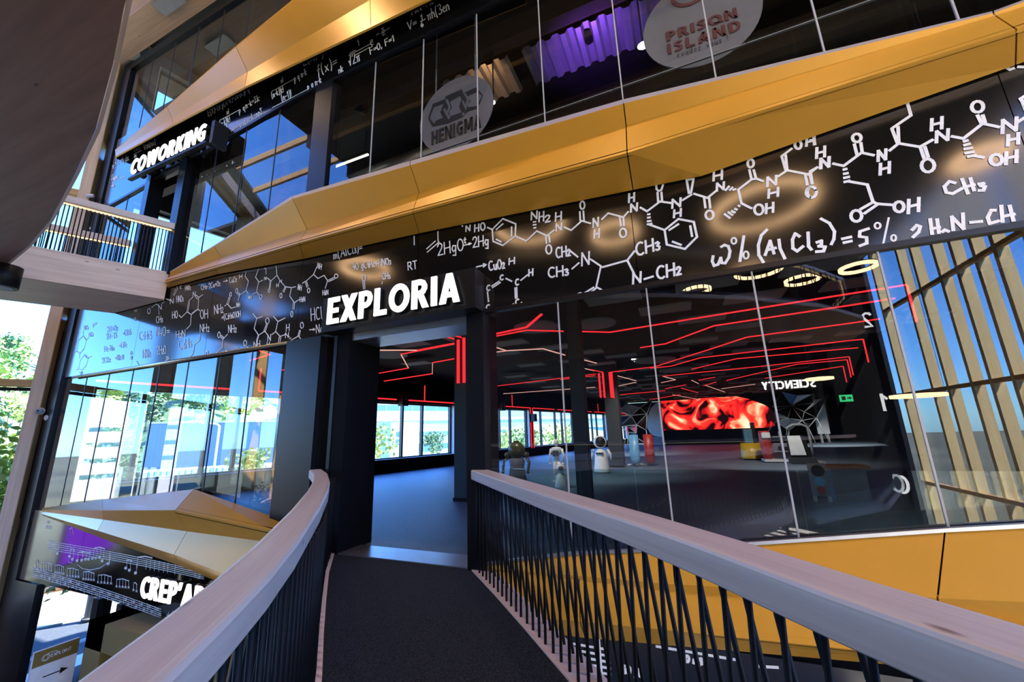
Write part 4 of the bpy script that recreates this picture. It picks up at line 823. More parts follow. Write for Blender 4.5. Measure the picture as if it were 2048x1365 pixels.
c = Chalk(380, 60, 3.657, w=0.02)
c.tx('E(X)=$k:p(X=k)=$k:(k)p q', 135, 632, 42, -31.5, .62); c.tx('n!', 272, 618, 34, -31, .7); c.st((218, 662), (352, 590)); c.tx('(n-k)!k!', 222, 708, 38, -29, .58); c.tx('p q', 360, 610, 40, -31, .8); c.tx('n-k=$k:', 410, 575, 44, -31, .72); c.tx('n!', 668, 388, 34, -31, .7); c.st((598, 450), (755, 362)); c.tx('(n-k)!k!', 600, 500, 42, -29, .62); c.tx('p q n-k', 765, 378, 44, -31, .62)
c.tx('n(n-1)!', 205, 765, 44, -29, .58); c.st((300, 742), (366, 702)); c.tx('p q n-k=np$', 368, 712, 46, -31, .66); c.st((605, 568), (860, 436)); c.tx('(n-1)!', 672, 522, 48, -28, .62); c.tx('p q n-k', 862, 440, 46, -30, .66); c.tx('E(X)=~', 832, 262, 66, -28, .75); c.tx('-#', 1050, 150, 50, -28, .9); c.tx('f(x)=', 935, 335, 72, -27, .9); c.tx('1', 1228, 118, 42, -25); c.dash((1162, 188, 1312, 106), (1200, 190, 1312, 128)); c.tx('^2&', 1168, 262, 75, -26, .6); c.tx('e', 1322, 118, 70, -25, .8); c.tx('F=0, F=1', 1320, 178, 46, -29, .95); c.tx('nk', 1090, 318, 44, -28, .8)
c.frame(600, 0, 2.73)
c.tx('x (x)', 250, 235, 36, -28, .9); c.tx('V=', 592, 165, 42, -28, 1.0); c.tx('1', 662, 112, 30, -25, 1); c.st((658, 118), (684, 104)); c.tx('6', 662, 150, 32, -25, .9); c.tx('&h(3en', 698, 112, 52, -27, .75); c.tx('Hcl+H2', 612, 82, 46, -29, .85); c.st((545, 66), (552, 80), (566, 68)); c.tx('x', 448, 172, 28, -28); c.st((442, 185), (488, 152)); c.tx('2', 452, 194, 28, -28); c.st((416, 192), (430, 183)); c.tx('2', 472, 132, 22, -25)
c.frame(220, 150, 5.12)
c.tx('^x-m', 60, 925, 60, -26, .6); c.tx('(dx', 140, 900, 70, -26, .6); c.tx('x-b', 30, 960, 50, -26, .5); c.st((20, 1105), (160, 1035)); c.tx('^mnn2', 20, 1090, 50, -26, .5); c.tx('-nh', 10, 1160, 40, -26, .6); c.tx('^kv', 250, 790, 60, -28, .7); c.tx('V2n(nx)', 350, 770, 60, -28, .6); c.st((240, 815), (320, 775)); c.tx('dv', 250, 850, 40, -28, .7)
c.mb.build('formulas', 'chalk', fb2)['kind'] = 'stuff'

# music on the lower left fascia
c = Chalk(20, 1010, 5.12, w=0.011)
def stave(P0, P1, gap0, gap1, n=5):
    for i in range(n): c.st(*[(x, y + i * (gap0 + (gap1 - gap0) * t)) for (x, y), t in [((P0[0] + (P1[0] - P0[0]) * q, P0[1] + (P1[1] - P0[1]) * q + 18 * math.sin(q * PI) * -1), q) for q in [k / 10 for k in range(11)]]])
stave((385, 372), (1985, 690), 22, 18); stave((232, 652), (1548, 1072), 20, 22)
for x, y in ((485, 500), (610, 530), (640, 560), (688, 575), (735, 570), (772, 560), (805, 558), (845, 550), (880, 545), (918, 540), (945, 575), (1005, 605), (1185, 650), (1222, 672), (1285, 700)):
    c.st(*arc(x, y, 11, 9, 0, 360, 8), w=.022); c.st((x + 10, y), (x + 12, y - 95))
for a, b, y in ((625, 660, 462), (705, 825, 490), (868, 975, 445), (1205, 1248, 570), (1312, 1455, 538)): c.st((a, y), ((a + b) / 2, y - 8), (b, y + 8), w=.02)
c.st((690, 610), (740, 655), (820, 670), (920, 650), (1000, 595)); c.st((605, 560), (602, 590), (640, 595))
for k, (x0, x1, y) in enumerate(((265, 288, 570), (325, 428, 592), (465, 553, 622), (590, 705, 655), (755, 862, 688), (905, 1038, 722), (1095, 1218, 765), (1268, 1300, 802))):
    c.st((x0, y), ((x0 + x1) / 2, y - 4), (x1, y + 18), w=.014)
    n = 4 if x1 - x0 > 50 else 1
    for i in range(n + 1 if n > 1 else 2):
        x = x0 + (x1 - x0) * i / max(1, n); yy = y + 70 + 12 * i / n; c.st((x, y + 8 * i / n), (x - 4, yy)); c.dash((x - 12, yy - 6, x + 6, yy + 12), (x + 6, yy - 6, x - 12, yy + 12))
for k in range(16):
    q = k / 16; x = 250 + 1290 * q; y = 652 + 420 * q; c.st((x + 30, y - 5), (x + 24, y + 95)); c.O(x + 40, x + 60, y + 18, y + 38); c.O(x + 62, x + 84, y + 70, y + 90)
for x in (1030, 1310, 1400, 1440, 1485, 1530, 1580, 1620, 1695, 1900, 1950): c.st((x, 485 + (x - 1030) * .19), (x - 8, 600 + (x - 1030) * .17))
c.tx('mm', 360, 245, 60, 8, .8); c.tx('nn', 375, 190, 40, 8, .7); c.st((610, 250), (640, 235), (650, 300)); c.dash((1610, 1160, 1625, 1100), (1650, 1170, 1668, 1090), (1600, 1130, 1690, 1145))
c.mb.build('notation', 'chalk', fa0)['kind'] = 'stuff'
c = Chalk(1100, 1240, 5.12, y=-0.064, w=0.022)
c.st((1090, 275), (1890, 410)); 
for i in range(5): c.st((190 + 45 * i, 240 + 70 * i), (600 + 5 * i, 310 + 63 * i))
c.st((500, 200), (528, 545)); c.tx('20 mS', 1335, 420, 62, 11, 1.15); c.tx('50 ft', 740, 545, 75, 12, .9); c.st((2540, 745), (2610, 790), (2680, 860)); c.st((2680, 745), (2760, 830), (2800, 900)); c.st((2075, 475), (2330, 490))
c.mb.build('drawing', 'chalk', fa3)['kind'] = 'stuff'

# ------------------------------------------------------------------ illuminated letter signs
def ell(cx, cy, rx, ry, a0, a1, n=18): return arc(cx, cy, rx, ry, a0, a1, n)
w_ = .205
def rc(x0, x1, y0, y1): return ('p', [(x0, y0), (x1, y0), (x1, y1), (x0, y1)])
BOLD = {
 'E': (.56, [rc(0, .22, 0, 1), rc(.22, .56, 0, .18), rc(.22, .52, .41, .58), rc(.22, .56, .82, 1)]),
 'X': (.74, [('p', [(0, 0), (.25, 0), (.74, 1), (.49, 1)]), ('p', [(.49, 0), (.74, 0), (.25, 1), (0, 1)])]),
 'P': (.62, [rc(0, .22, 0, 1), ('s', [(.2, .91), (.34, .91), (.45, .87), (.51, .76), (.51, .66), (.45, .53), (.34, .47), (.2, .47)], .19)]),
 'L': (.54, [rc(0, .22, 0, 1), rc(.22, .54, 0, .18)]), 'I': (.22, [rc(0, .22, 0, 1)]),
 'O': (.86, [('s', ell(.43, .5, .325, .405, 0, 360, 28), .2)]),
 'R': (.68, [rc(0, .22, 0, 1), ('s', [(.2, .91), (.34, .91), (.45, .87), (.51, .76), (.51, .68), (.45, .57), (.34, .51), (.2, .51)], .19), ('p', [(.24, .46), (.45, .5), (.68, 0), (.44, 0)])]),
 'A': (.76, [('p', [(0, 0), (.23, 0), (.47, 1), (.27, 1)]), ('p', [(.53, 0), (.76, 0), (.49, 1), (.29, 1)]), rc(.2, .56, .2, .37)]),
 'C': (.66, [('s', ell(.45, .5, .33, .405, 52, 308, 20), .2)]), 'W': (1.12, [('p', [(.18, 0), (.4, 0), (.22, 1), (0, 1)]), ('p', [(.2, 0), (.4, 0), (.66, 1), (.46, 1)]), ('p', [(.72, 0), (.92, 0), (.66, 1), (.46, 1)]), ('p', [(.72, 0), (.94, 0), (1.12, 1), (.9, 1)])]),
 'K': (.7, [rc(0, .22, 0, 1), ('p', [(.2, .5), (.42, .58), (.68, 1), (.44, 1)]), ('p', [(.24, .48), (.4, .6), (.72, 0), (.47, 0)])]),
 'N': (.74, [rc(0, .2, 0, 1), rc(.54, .74, 0, 1), ('p', [(.52, 0), (.72, 0), (.22, 1), (.02, 1)])]),
 'G': (.74, [('s', ell(.45, .5, .33, .405, 50, 300, 20), .2), rc(.5, .7, .06, .52), rc(.4, .7, .38, .54)]),
 'T': (.6, [rc(0, .6, .82, 1), rc(.19, .41, 0, .84)]), "'": (.2, [('p', [(.02, .66), (.12, .66), (.2, 1), (0, 1)])]),
 'S': (.56, [('s', [(.5, .84), (.4, .9), (.25, .91), (.13, .83), (.12, .68), (.25, .57), (.38, .48), (.45, .36), (.43, .2), (.3, .1), (.16, .09), (.04, .15)], .19)]),
 'Y': (.68, [('p', [(.23, 0), (.45, 0), (.45, .45), (.23, .45)]), ('p', [(.23, .4), (.45, .4), (.24, 1), (0, 1)]), ('p', [(.23, .4), (.45, .4), (.68, 1), (.44, 1)])]),
 'H': (.7, [rc(0, .21, 0, 1), rc(.49, .7, 0, 1), rc(.2, .5, .41, .6)]), 'M': (.9, [rc(0, .2, 0, 1), rc(.7, .9, 0, 1), ('p', [(.36, .2), (.54, .2), (.24, 1), (.02, 1)]), ('p', [(.36, .2), (.54, .2), (.88, 1), (.66, 1)])]),
 'D': (.7, [rc(0, .21, 0, 1), ('s', [(.2, .905), (.34, .9), (.5, .8), (.58, .62), (.58, .38), (.5, .2), (.34, .1), (.2, .095)], .19)]),
 '2': (.56, [('s', [(.06, .78), (.14, .9), (.3, .92), (.44, .82), (.44, .66), (.3, .45), (.1, .1), (.54, .1)], .13)]), '1': (.4, [rc(.2, .34, 0, 1), ('p', [(.0, .72), (.08, .62), (.26, .8), (.26, 1)])]), '0': (.64, [('s', ell(.32, .5, .25, .43, 0, 360, 24), .13)]),
}
def ribbon(pts, w, closed=False):
    n = len(pts); out = []
    for i, p in enumerate(pts):
        a = pts[i - 1] if i else pts[i]; b = pts[i + 1] if i < n - 1 else pts[i]
        if closed and i == 0: a = pts[-2]
        if closed and i == n - 1: b = pts[1]
        d = Vector((b[0] - a[0], b[1] - a[1])); d.normalize(); out.append(((p[0] - d.y * w / 2, p[1] + d.x * w / 2), (p[0] + d.y * w / 2, p[1] - d.x * w / 2)))
    return out
def letter(ch, T, y0, y1, root, mat, side=None, name='letter'):
    """T maps glyph (u, v) to (x, z)"""
    m = MB()
    for e in BOLD[ch][1]:
        if e[0] == 'p': m.facade_poly([T(p) for p in e[1]], y0, y1)
        else:
            cl = math.dist(e[1][0], e[1][-1]) < 1e-3; R = ribbon(e[1], e[2], cl)
            for a, b in zip(R[:-1], R[1:]): m.facade_poly([T(a[0]), T(b[0]), T(b[1]), T(a[1])], y0, y1)
    o = m.build(name, mat, root)
    if side:
        m2 = MB()
        for e in BOLD[ch][1]:
            if e[0] == 'p': m2.facade_poly([T(p) for p in e[1]], y1, y1 + side)
            else:
                cl = math.dist(e[1][0], e[1][-1]) < 1e-3; R = ribbon(e[1], e[2], cl)
                for a, b in zip(R[:-1], R[1:]): m2.facade_poly([T(a[0]), T(b[0]), T(b[1]), T(a[1])], y1, y1 + side)
        m2.build('letter_shell', 'black', o)
    return o
def word(text, x0, x1, z, h, y0, depth, root, mat, sp=.1, side=None, flip=1, name='letter', tilt=0.0, widths=None):
    tot = sum(BOLD[ch][0] if ch != ' ' else .3 for ch in text) + sp * (len(text) - 1); k = (x1 - x0) / tot; u = 0
    for ch in text:
        if ch != ' ':
            letter(ch, lambda p, u=u: (x0 + (u + p[0]) * k, z + p[1] * h + tilt * (u + p[0]) * k), y0, y0 + depth, root, mat, side, name)
        u += (BOLD[ch][0] if ch != ' ' else .3) + sp
sg = empty('letter_sign', (-1.1, -0.3, 3.05), 'large white lit letters on a black box above the open doorway', 'sign')
MB().box(-2.42, 0.15, -0.28, -0.01, 3.03, 3.56).build('backing_box', 'frame_black', sg)
word('EXPLORIA', -2.24, -0.03, 3.115, 0.395, -0.36, 0.02, sg, 'letter_white', side=0.055)
sg2 = empty('letter_sign.001', (-7.5, -0.3, 7.5), 'slanting white lit letters over the upper left doorway', 'sign')
word('COWORKING', -8.83, -6.07, 7.60, 0.41, -0.36, 0.02, sg2, 'letter_white', side=0.2, sp=.13)
MB().box(-8.86, -6.0, -0.36, -0.28, 7.50, 7.55).build('carrier_rail', 'black', sg2)
MB().box(-6.0, -5.9, -0.3, -0.01, 7.52, 8.06).build('end_bracket', 'black', sg2)
sg3 = empty('letter_sign.002', (-5, -0.2, -0.9), 'white lit letters on the music fascia, partly behind the curved handrail', 'sign')
word("CREP'ARTE", -5.96, -3.9, -0.865, 0.31, -0.26, 0.02, sg3, 'letter_white', side=0.06, sp=.11)
for s_ in (sg, sg2, sg3):
    pass

# ------------------------------------------------------------------ hall: light lines, ceiling panels, pillars
ll = empty('light_lines', (0, 8, 3.9), 'net of thin red light lines zigzagging over the hall ceiling and pillars', 'light')
def led(pts, z=3.9, mat='led_red', w=0.021):
    m = MB(); P = [onZ(x, y, z) for x, y in pts]
    for a, b in zip(P[:-1], P[1:]):
        da, db = (a - W0).dot(WN) - .08, (b - W0).dot(WN) - .08
        if da < 0 and db < 0: continue
        if da < 0: a = a.lerp(b, da / (da - db))
        elif db < 0: b = b.lerp(a, db / (db - da))
        m.bar(a, b, w, 0.03)
    if not m.v: return
    m.build('strip', mat, ll)
def ledv(a, b, Y, w=0.05, mat='led_red'):
    m = MB(); p = onY(a[0], a[1], Y); q = onY(b[0], b[1], Y); q.x = (p.x + q.x) / 2; p.x = q.x; m.bar(p, q, w, 0.03, (0, 1, 0)); m.build('strip', mat, ll)
led([(640, 722), (706, 709.7), (749, 701)], mat='led_pink'); led([(749, 701), (834, 701)], mat='led_pink'); led([(834, 701), (914, 686)]); led([(801.7, 709), (914, 687.5)]); led([(801.7, 709), (816.7, 736.6)], mat='led_pink'); led([(816.7, 736.6), (640, 768)])
led([(865, 726), (914, 717)]); led([(865, 726), (864.5, 748)], mat='led_pink'); led([(864.5, 748), (754, 765), (849, 774)], w=.05); led([(849, 663.6), (915, 680)]); led([(875, 658.6), (881.4, 666), (926, 676)])
ledv((916, 680), (916.6, 767), 4.05, .07); ledv((927, 676), (928.5, 766), 4.05, .07)
led([(975, 671.7), (1053, 655), (1083, 629)], w=.05); led([(975, 676), (1053, 661), (1127, 663)]); led([(1143, 663), (1220, 665), (1522, 616), (1813, 570)]); led([(975, 690), (1013, 702)], mat='led_pink'); led([(975, 707), (1013, 702), (1087, 698)], mat='led_pink'); led([(977.6, 774.5), (1192, 748.5)]); led([(1087, 698.4), (1130, 710.7)], mat='led_pink', w=.025); led([(1147, 715), (1193, 727)], mat='led_pink', w=.025); led([(1149, 733), (1188, 742)], mat='led_pink'); led([(1182, 740), (1206, 745)])
ledv((1197, 747), (1202, 796), 12.9, .08); ledv((1206, 746), (1208.5, 796), 12.9, .08); ledv((1219, 745), (1222.5, 796), 12.9, .08); ledv((1223, 745), (1226.5, 797), 12.9, .08)
led([(1220, 745), (1309, 734), (1417, 700), (1493, 675), (1700, 647), (1760, 638)]); led([(1280, 696), (1331, 688), (1428, 652), (1700, 611), (1790, 597)]); led([(1300, 737), (1341, 733), (1401, 716), (1700, 681.5), (1726, 679)]); led([(1383, 739), (1473, 718), (1716, 696)]); led([(1325, 753), (1402, 745), (1505, 735), (1698, 714)]); led([(1453, 761.5), (1594, 729), (1694, 720)]); led([(1530, 757), (1686, 733)])
led([(1325, 753), (1351, 760), (1322, 766)], mat='led_pink'); led([(1383, 761), (1397, 768)], mat='led_pink'); led([(1397, 761), (1430, 755)]); led([(1407, 772), (1432, 764.6)]); led([(1330, 778), (1372, 770)]); led([(1410, 771), (1450, 785)], mat='led_pink'); led([(1362, 777), (1396, 786)]); led([(1345, 790), (1395, 799)], mat='led_pink'); led([(1443, 778), (1510, 769)], mat='led_pink'); led([(1300, 800), (1360, 790)], w=.08); led([(1226, 750), (1272, 762)], mat='led_pink'); led([(1226, 775), (1272, 765)], mat='led_pink')
led([(1240, 790), (1330, 782)], w=.08); led([(1120, 760), (1190, 752)]); led([(980, 790), (1190, 775)], mat='led_pink', w=.05)
led([(519, 702), (540, 709.7), (500, 721.5)]); led([(537.6, 747), (600, 733)])
for (x, y, y2) in ((1813, 570, 612), (1726, 679, 712), (1698, 714, 741), (1686, 733, 748), (1694, 720, 742)):
    p = onZ(x, y, 3.9); m = MB(); q = p.copy(); q.z = 3.2; m.bar(p, q, .03, .03, (0, 1, 0)); m.build('strip', 'led_red', ll)
wlm = empty('light_outline', P2(wpt(15, 0)) + (3.1,), 'red light line framing the window bays along the hall window wall', 'light')
for i, (a, b) in enumerate(BAYS):
    mm = (a + b) / 2
    for t0, t1 in (((a - .1, mm - .25), (mm + .25, b + .1)) if i else ((a, 3.75), (4.6, b + .1))):
        m = MB(); m.bar(wpt(t0, 3.14, .03), wpt(t1, 3.14, .03), .03, .055); m.build('strip', 'led_red', wlm)
    for t in ((a - .1, b + .1) if i else (b + .1,)):
        for z0, z1 in ((2.75, 3.14), (0.5, 2.2)):
            m = MB(); m.bar(wpt(t, z0, .03), wpt(t, z1, .03), .055, .03, (0, 1, 0)); m.build('strip', 'led_red', wlm)
    m = MB(); up_t = mm + (b - a) * .2 if i else 4.6; m.bar(wpt(mm + (b - a) * .2 if i else 4.6, 3.14, .03), wpt(up_t, 3.9, .03), .04, .03, (0, 1, 0)); m.build('strip', 'led_red', wlm)
sp_names = ['first', 'second', 'third', 'fourth']
for i, (t, z) in enumerate(((14.47, 2.48), (10.6, 3.1), (21.85, 2.48), (28.85, 2.48), (18.2, 3.1))):
    o = MB(); o.hexa([wpt(t - .17, z - .25, .04), wpt(t + .17, z - .25, .04), wpt(t + .17, z - .25, .34), wpt(t - .17, z - .25, .34), wpt(t - .17, z + .25, .04), wpt(t + .17, z + .25, .04), wpt(t + .17, z + .25, .34), wpt(t - .17, z + .25, .34)])
    r = empty('wall_speaker', wpt(t, z, .2), ['black loudspeaker on the pier right of the window seen through the doorway', 'black loudspeaker over the middle mullion of the window seen through the doorway', 'black loudspeaker on the pier right of the first window behind the hall glass', 'black loudspeaker on the pier by the slim pillar deep in the hall', 'black loudspeaker above the first window behind the hall glass'][i], 'speaker', 'wall speakers along the window wall')
    o.build('cabinet', 'black', r)
    m = MB(); c0 = wpt(t, z - .05, .35)
    m.tube([c0 - WN * .015, c0 + WN * .02], .12, 12); m.build('cone', 'charcoal', r)
cp = empty('ceiling_panels', (0, 12, 4.1), 'grey acoustic panels hung in rows under the black hall ceiling', 'ceiling panel')
k = 0
for iy in range(26):
    for ix in range(9):
        x = -6.5 + ix * 1.75 + (iy % 2) * .8; y = 2.2 + iy * 1.35
        if random.random() < .42 or x > 7.5 + y * .22 or x < -10.4 + y * .2 + 1: continue
        MB().box(x - .55, x + .55, y - .3, y + .3, 4.12, 4.16).build('panel', 'panel_grey', cp)
for n_, (px, py) in enumerate(((775, 711), (1310, 722), (1356, 741), (1072, 657), (1190, 650))):
    p = onZ(px, py, 4.0); r = (.62, .75, .8, .55, .5)[n_]
    rt = empty('round_ceiling_panel', p, ['round pale acoustic disc under the ceiling seen through the doorway', 'round acoustic disc above the far red screen, nearer one', 'round acoustic disc above the far red screen, farther one', 'round acoustic disc left of the slim glass seam, under the ceiling', 'round acoustic disc right of the slim glass seam, under the ceiling'][n_], 'ceiling panel', 'round discs under the hall ceiling')
    MB().lathe([(r, 0), (r, .05)], p, 28).build('disc', 'panel_grey', rt)
    m = MB(); m.tube([p + Vector((0, 0, .05)), p + Vector((0, 0, .32))], .012, 5); m.build('cord', 'black', rt)
pil = [((-2.62, 4.25), .16, 'blue-grey pillar just inside the doorway at its right', 'pillar_blue'), ((0.35, 4.0), .14, 'dark pillar behind the second pane of hall glass', 'charcoal'), ((-0.4, 13.2), .28, 'dark pillar with red light lines left of the mirrored sculpture', 'charcoal')]
for (xy, h, lab, mt) in pil:
    r = empty('pillar', (*xy, 0), lab, 'pillar'); r['kind'] = 'thing'
    MB().box(xy[0] - h, xy[0] + h, xy[1] - h, xy[1] + h, 0, 4.32).build('shaft', mt, r)
    MB().box(xy[0] - h - .02, xy[0] + h + .02, xy[1] - h - .02, xy[1] + h + .02, 0, .08).build('base_trim', 'black', r)
bal = sroot('window_40', (2, .3, 0), 'low inner glass guard behind the hall glass')
for x in [-8.9 + i * 1.5 for i in range(4)] + [0.3 + i * 1.5 for i in range(5)]:
    g = MB(); g.box(x, x + 1.49, .3, .315, 0.02, 1.07); g.build('pane', 'glass_teal', bal)
bal2 = sroot('window_41', (2, .35, 5), 'low inner glass guard behind the upper glass')
for x in [-2.8 + i * 1.6 for i in range(7)]:
    g = MB(); g.box(x, x + 1.59, .35, .365, 5.02, 6.05); g.build('pane', 'glass_clear', bal2)
    g = MB(); g.box(x, x + 1.59, .345, .37, 6.05, 6.065); g.build('edge_rail', 'grey_mid', bal2)

# ------------------------------------------------------------------ hall: exhibits
def zt(px, py, Y): return onY(px, py, Y).z
def root_at(name, x, y, label, cat, group=None): return empty(name, (x, y, 0), label, cat, group)
# robot with a large dome head, dark
def robot_dome(x, y, h, label):
    r = root_at('robot', x, y, label, 'robot', 'exhibition robots'); c = (x, y, 0)
    MB().lathe([(.30, 0), (.31, .05), (.27, h * .18), (.22, h * .38), (.26, h * .52), (.18, h * .58)], c, 20).build('body', 'grey_dark', r)
    hd = MB(); hd.ball((x, y, h * .77), h * .21, 20, 1, .8, 1.05); hd.build('head', 'olive_shell', r)
    MB().lathe([(h * .07, h * .97), (h * .07, h * 1.0)], c, 14).build('head_cap', 'olive_shell', r)
    for s_ in (-1, 1):
        m = MB(); m.tube([(x + s_ * .30, y, h * .62), (x + s_ * .43, y - .05, h * .48), (x + s_ * .42, y - .14, h * .30)], [.055, .05, .04], 8); a = m.build('arm', 'olive_shell', r)
        MB().ball((x + s_ * .42, y - .15, h * .26), .055, 10).build('hand', 'olive_shell', a)
        MB().ball((x + s_ * .33, y, h * .66), .09, 10).build('shoulder', 'olive_shell', a)
def robot_slim(x, y, h, label):
    r = root_at('robot', x, y, label, 'robot', 'exhibition robots')
    hd = MB(); hd.ball((x, y, h * .93), h * .075, 14, .85, .95, 1.1); hd.build('head', 'white', r)
    m = MB(); m.tube([(x, y, h * .82), (x, y, h * .88)], .03, 8); m.build('neck', 'grey_mid', r)
    MB().lathe([(.07, h * .46), (.075, h * .5), (.11, h * .62), (.17, h * .76), (.15, h * .81), (.04, h * .83)], (x, y, 0), 16, 1, .65).build('torso', 'white', r)
    MB().box(x - .09, x + .09, y - .13, y - .09, h * .6, h * .74).build('chest_screen', 'grey_dark', r)
    for s_ in (-1, 1):
        m = MB(); m.tube([(x + s_ * .17, y, h * .78), (x + s_ * .22, y, h * .62), (x + s_ * .2, y - .06, h * .46)], [.045, .035, .03], 8); a = m.build('arm', 'white', r)
        MB().ball((x + s_ * .2, y - .07, h * .43), .04, 10).build('hand', 'white', a)
        m = MB(); m.tube([(x + s_ * .06, y, h * .47), (x + s_ * .075, y - .02, h * .25), (x + s_ * .07, y, .05)], [.07, .05, .05], 8); l = m.build('leg', 'white', r)
        MB().box(x + s_ * .07 - .055, x + s_ * .07 + .055, y - .14, y + .07, 0, .06).build('foot', 'white', l)
def robot_small(x, y, h, label):
    r = root_at('robot', x, y, label, 'robot', 'exhibition robots')
    MB().lathe([(.19, 0), (.2, .03), (.17, h * .3), (.09, h * .55), (.05, h * .62)], (x, y, 0), 18).build('body', 'white', r)
    hd = MB(); hd.ball((x, y, h * .8), h * .19, 16, 1.1, 1, 1); hd.build('head', 'white', r)
    m = MB(); m.ball((x + .01, y - h * .10, h * .8), h * .135, 14, 1.0, .75, .9); m.build('face', 'grey_dark', r)
    for s_ in (-1, 1): MB().tube([(x + s_ * .1, y, h * .52), (x + s_ * .17, y - .05, h * .34)], .03, 7).build('arm', 'white', r)
def robot_face(x, y, h, label):
    r = root_at('robot', x, y, label, 'robot', 'exhibition robots')
    MB().lathe([(.27, 0), (.29, .03), (.29, .10), (.26, h * .2), (.22, h * .45), (.17, h * .58), (.08, h * .64)], (x, y, 0), 24).build('body', 'white', r)
    MB().lathe([(.292, .03), (.292, .055)], (x, y, 0), 24).build('base_ring', 'grey_dark', r)
    MB().box(x - .13, x + .13, y - .26, y - .19, h * .50, h * .545).build('chest_slot', 'black', r)
    hd = MB(); hd.ball((x, y, h * .82), h * .175, 20, 1.08, .8, 1.0); hd.build('head', 'white', r)
    m = MB(); m.ball((x + .02, y - .09, h * .82), h * .145, 18, 1.0, .62, .98); m.build('face', 'black', r)
    for s_ in (-1, 1): MB().tube([(x + s_ * .25, y, h * .62), (x + s_ * .34, y, h * .5), (x + s_ * .36, y - .05, h * .36)], [.05, .045, .035], 8).build('arm', 'white', r)
robot_dome(-2.62, 7.6, zt(1035, 882, 7.6), 'dark dome-headed robot just behind the start of the straight handrail')
robot_slim(-1.42, 7.95, zt(1107, 880, 7.95), 'slim white humanoid robot standing before the window wall')
robot_small(-0.95, 6.75, zt(1118, 927, 6.75), 'knee-high white robot beside the slim humanoid')
robot_face(-0.57, 10.65, zt(1200, 871, 10.65), 'white robot with a round black face left of the blue column stand')
r = root_at('column_stand', 0.44, 13.6, 'light blue and dark red upright column stand on a star foot', 'stand')
h = zt(1270, 870, 13.6)
MB().lathe([(.05, .08), (.17, .14), (.2, .3), (.2, h)], (.28, 13.6, 0), 18, 1, .6).build('blue_column', 'blue_paint', r)
MB().lathe([(.1, .1), (.2, .14), (.2, h)], (.86, 13.75, 0), 18, 1, .6).build('red_column', 'red_paint', r)
for k in range(5):
    a = k * 2 * PI / 5; MB().tube([(.3, 13.6, .1), (.3 + .45 * math.cos(a), 13.6 + .45 * math.sin(a), .04)], .03, 6).build('foot', 'alu', r)
MB().lathe([(.06, 0), (.06, .14)], (.3, 13.6, 0), 10).build('hub', 'alu', r)
# three service machines
r = root_at('service_robot', 5.0, 17.0, 'service machine with a bright yellow base', 'robot'); h = zt(1495, 846, 17)
MB().lathe([(.42, .05), (.44, .1), (.40, h * .45)], (5, 17, 0), 20, 1, .8).build('base', 'yellow_paint', r)
MB().lathe([(.36, 0), (.36, .06)], (5, 17, 0), 20, 1, .8).build('skirt', 'black', r)
MB().box(4.78, 5.1, 16.75, 17.2, h * .45, h * .82).build('body', 'ribbon_glass', r)
MB().box(5.12, 5.26, 16.85, 17.15, h * .45, h * 1.0).build('mast', 'black', r)
r = root_at('service_robot', 5.65, 15.6, 'dark red machine with grey shelves on a white foot', 'robot'); h = zt(1545, 862, 15.6)
MB().box(5.2, 6.15, 15.2, 16.0, .04, .13).build('base', 'white', r)
MB().lathe([(.17, .13), (.2, .5), (.22, h * .93), (.2, h)], (5.38, 15.55, 0), 16).build('body', 'red_paint', r)
MB().box(5.25, 5.55, 15.28, 15.4, h * .78, h * .95).build('screen', 'white_matt', r)
for z in (.42, .72, 1.0): MB().box(5.62, 6.1, 15.3, 15.9, z, z + .035).build('tray', 'grey_mid', r)
MB().box(5.95, 6.03, 15.85, 15.93, .13, h * .96).build('post', 'grey_mid', r)
r = root_at('service_robot', 6.42, 14.8, 'white panel kiosk with a pale arched handle, right of the red machine', 'robot'); h = zt(1590, 850, 14.8)
MB().box(6.0, 6.8, 14.45, 15.1, 0.0, .26).build('base', 'charcoal', r)
MB().hexa([(6.0, 14.5, .26), (6.62, 14.5, .26), (6.62, 14.95, .26), (6.0, 14.95, .26), (6.02, 14.6, h * .72), (6.6, 14.6, h * .72), (6.6, 14.95, h * .72), (6.02, 14.95, h * .72)]).build('body', 'black', r)
MB().hexa([(6.0, 14.46, .34), (6.5, 14.46, .34), (6.5, 14.49, .34), (6.0, 14.49, .34), (6.0, 14.56, h * .72), (6.42, 14.56, h * .72), (6.42, 14.59, h * .72), (6.0, 14.59, h * .72)]).build('front_panel', 'white', r)
MB().tube([(6.05, 14.85, h * .72), (6.1, 14.85, h * .93), (6.3, 14.85, h), (6.6, 14.85, h), (6.78, 14.85, h * .93), (6.8, 14.85, h * .5), (6.78, 14.85, .2)], .05, 8).build('arched_handle', 'grey_mid', r)
MB().box(6.78, 7.1, 14.6, 15.1, .0, .09).build('foot', 'grey_mid', r)
# activity stand
p = onZ(1662, 1004, 0); r = root_at('activity_stand', p.x, p.y, 'small activity stand with round portholes behind the right hall glass', 'stand')
bx, by = p.x, p.y
MB().box(bx - .28, bx + .02, by - .03, by + .03, .1, .72).build('board', 'grey_mid', r)
for z, rr_, mt in ((.58, .11, 'black'), (.38, .09, 'blue_paint'), (.22, .07, 'red_paint')): MB().tube([(bx - .13, by - .05, z), (bx - .13, by - .028, z)], rr_, 16).build('porthole', mt, r)
MB().box(bx + .04, bx + .75, by + .02, by + .55, .62, .67).build('table_top', 'brown_clad', r)
MB().box(bx + .12, bx + .68, by + .1, by + .5, 0, .62).build('cabinet', 'grey_mid', r)
MB().box(bx - .28, bx - .22, by - .03, by + .03, 0, .1).build('leg', 'alu', r); MB().box(bx - .04, bx + .02, by - .03, by + .03, 0, .1).build('leg', 'alu', r)
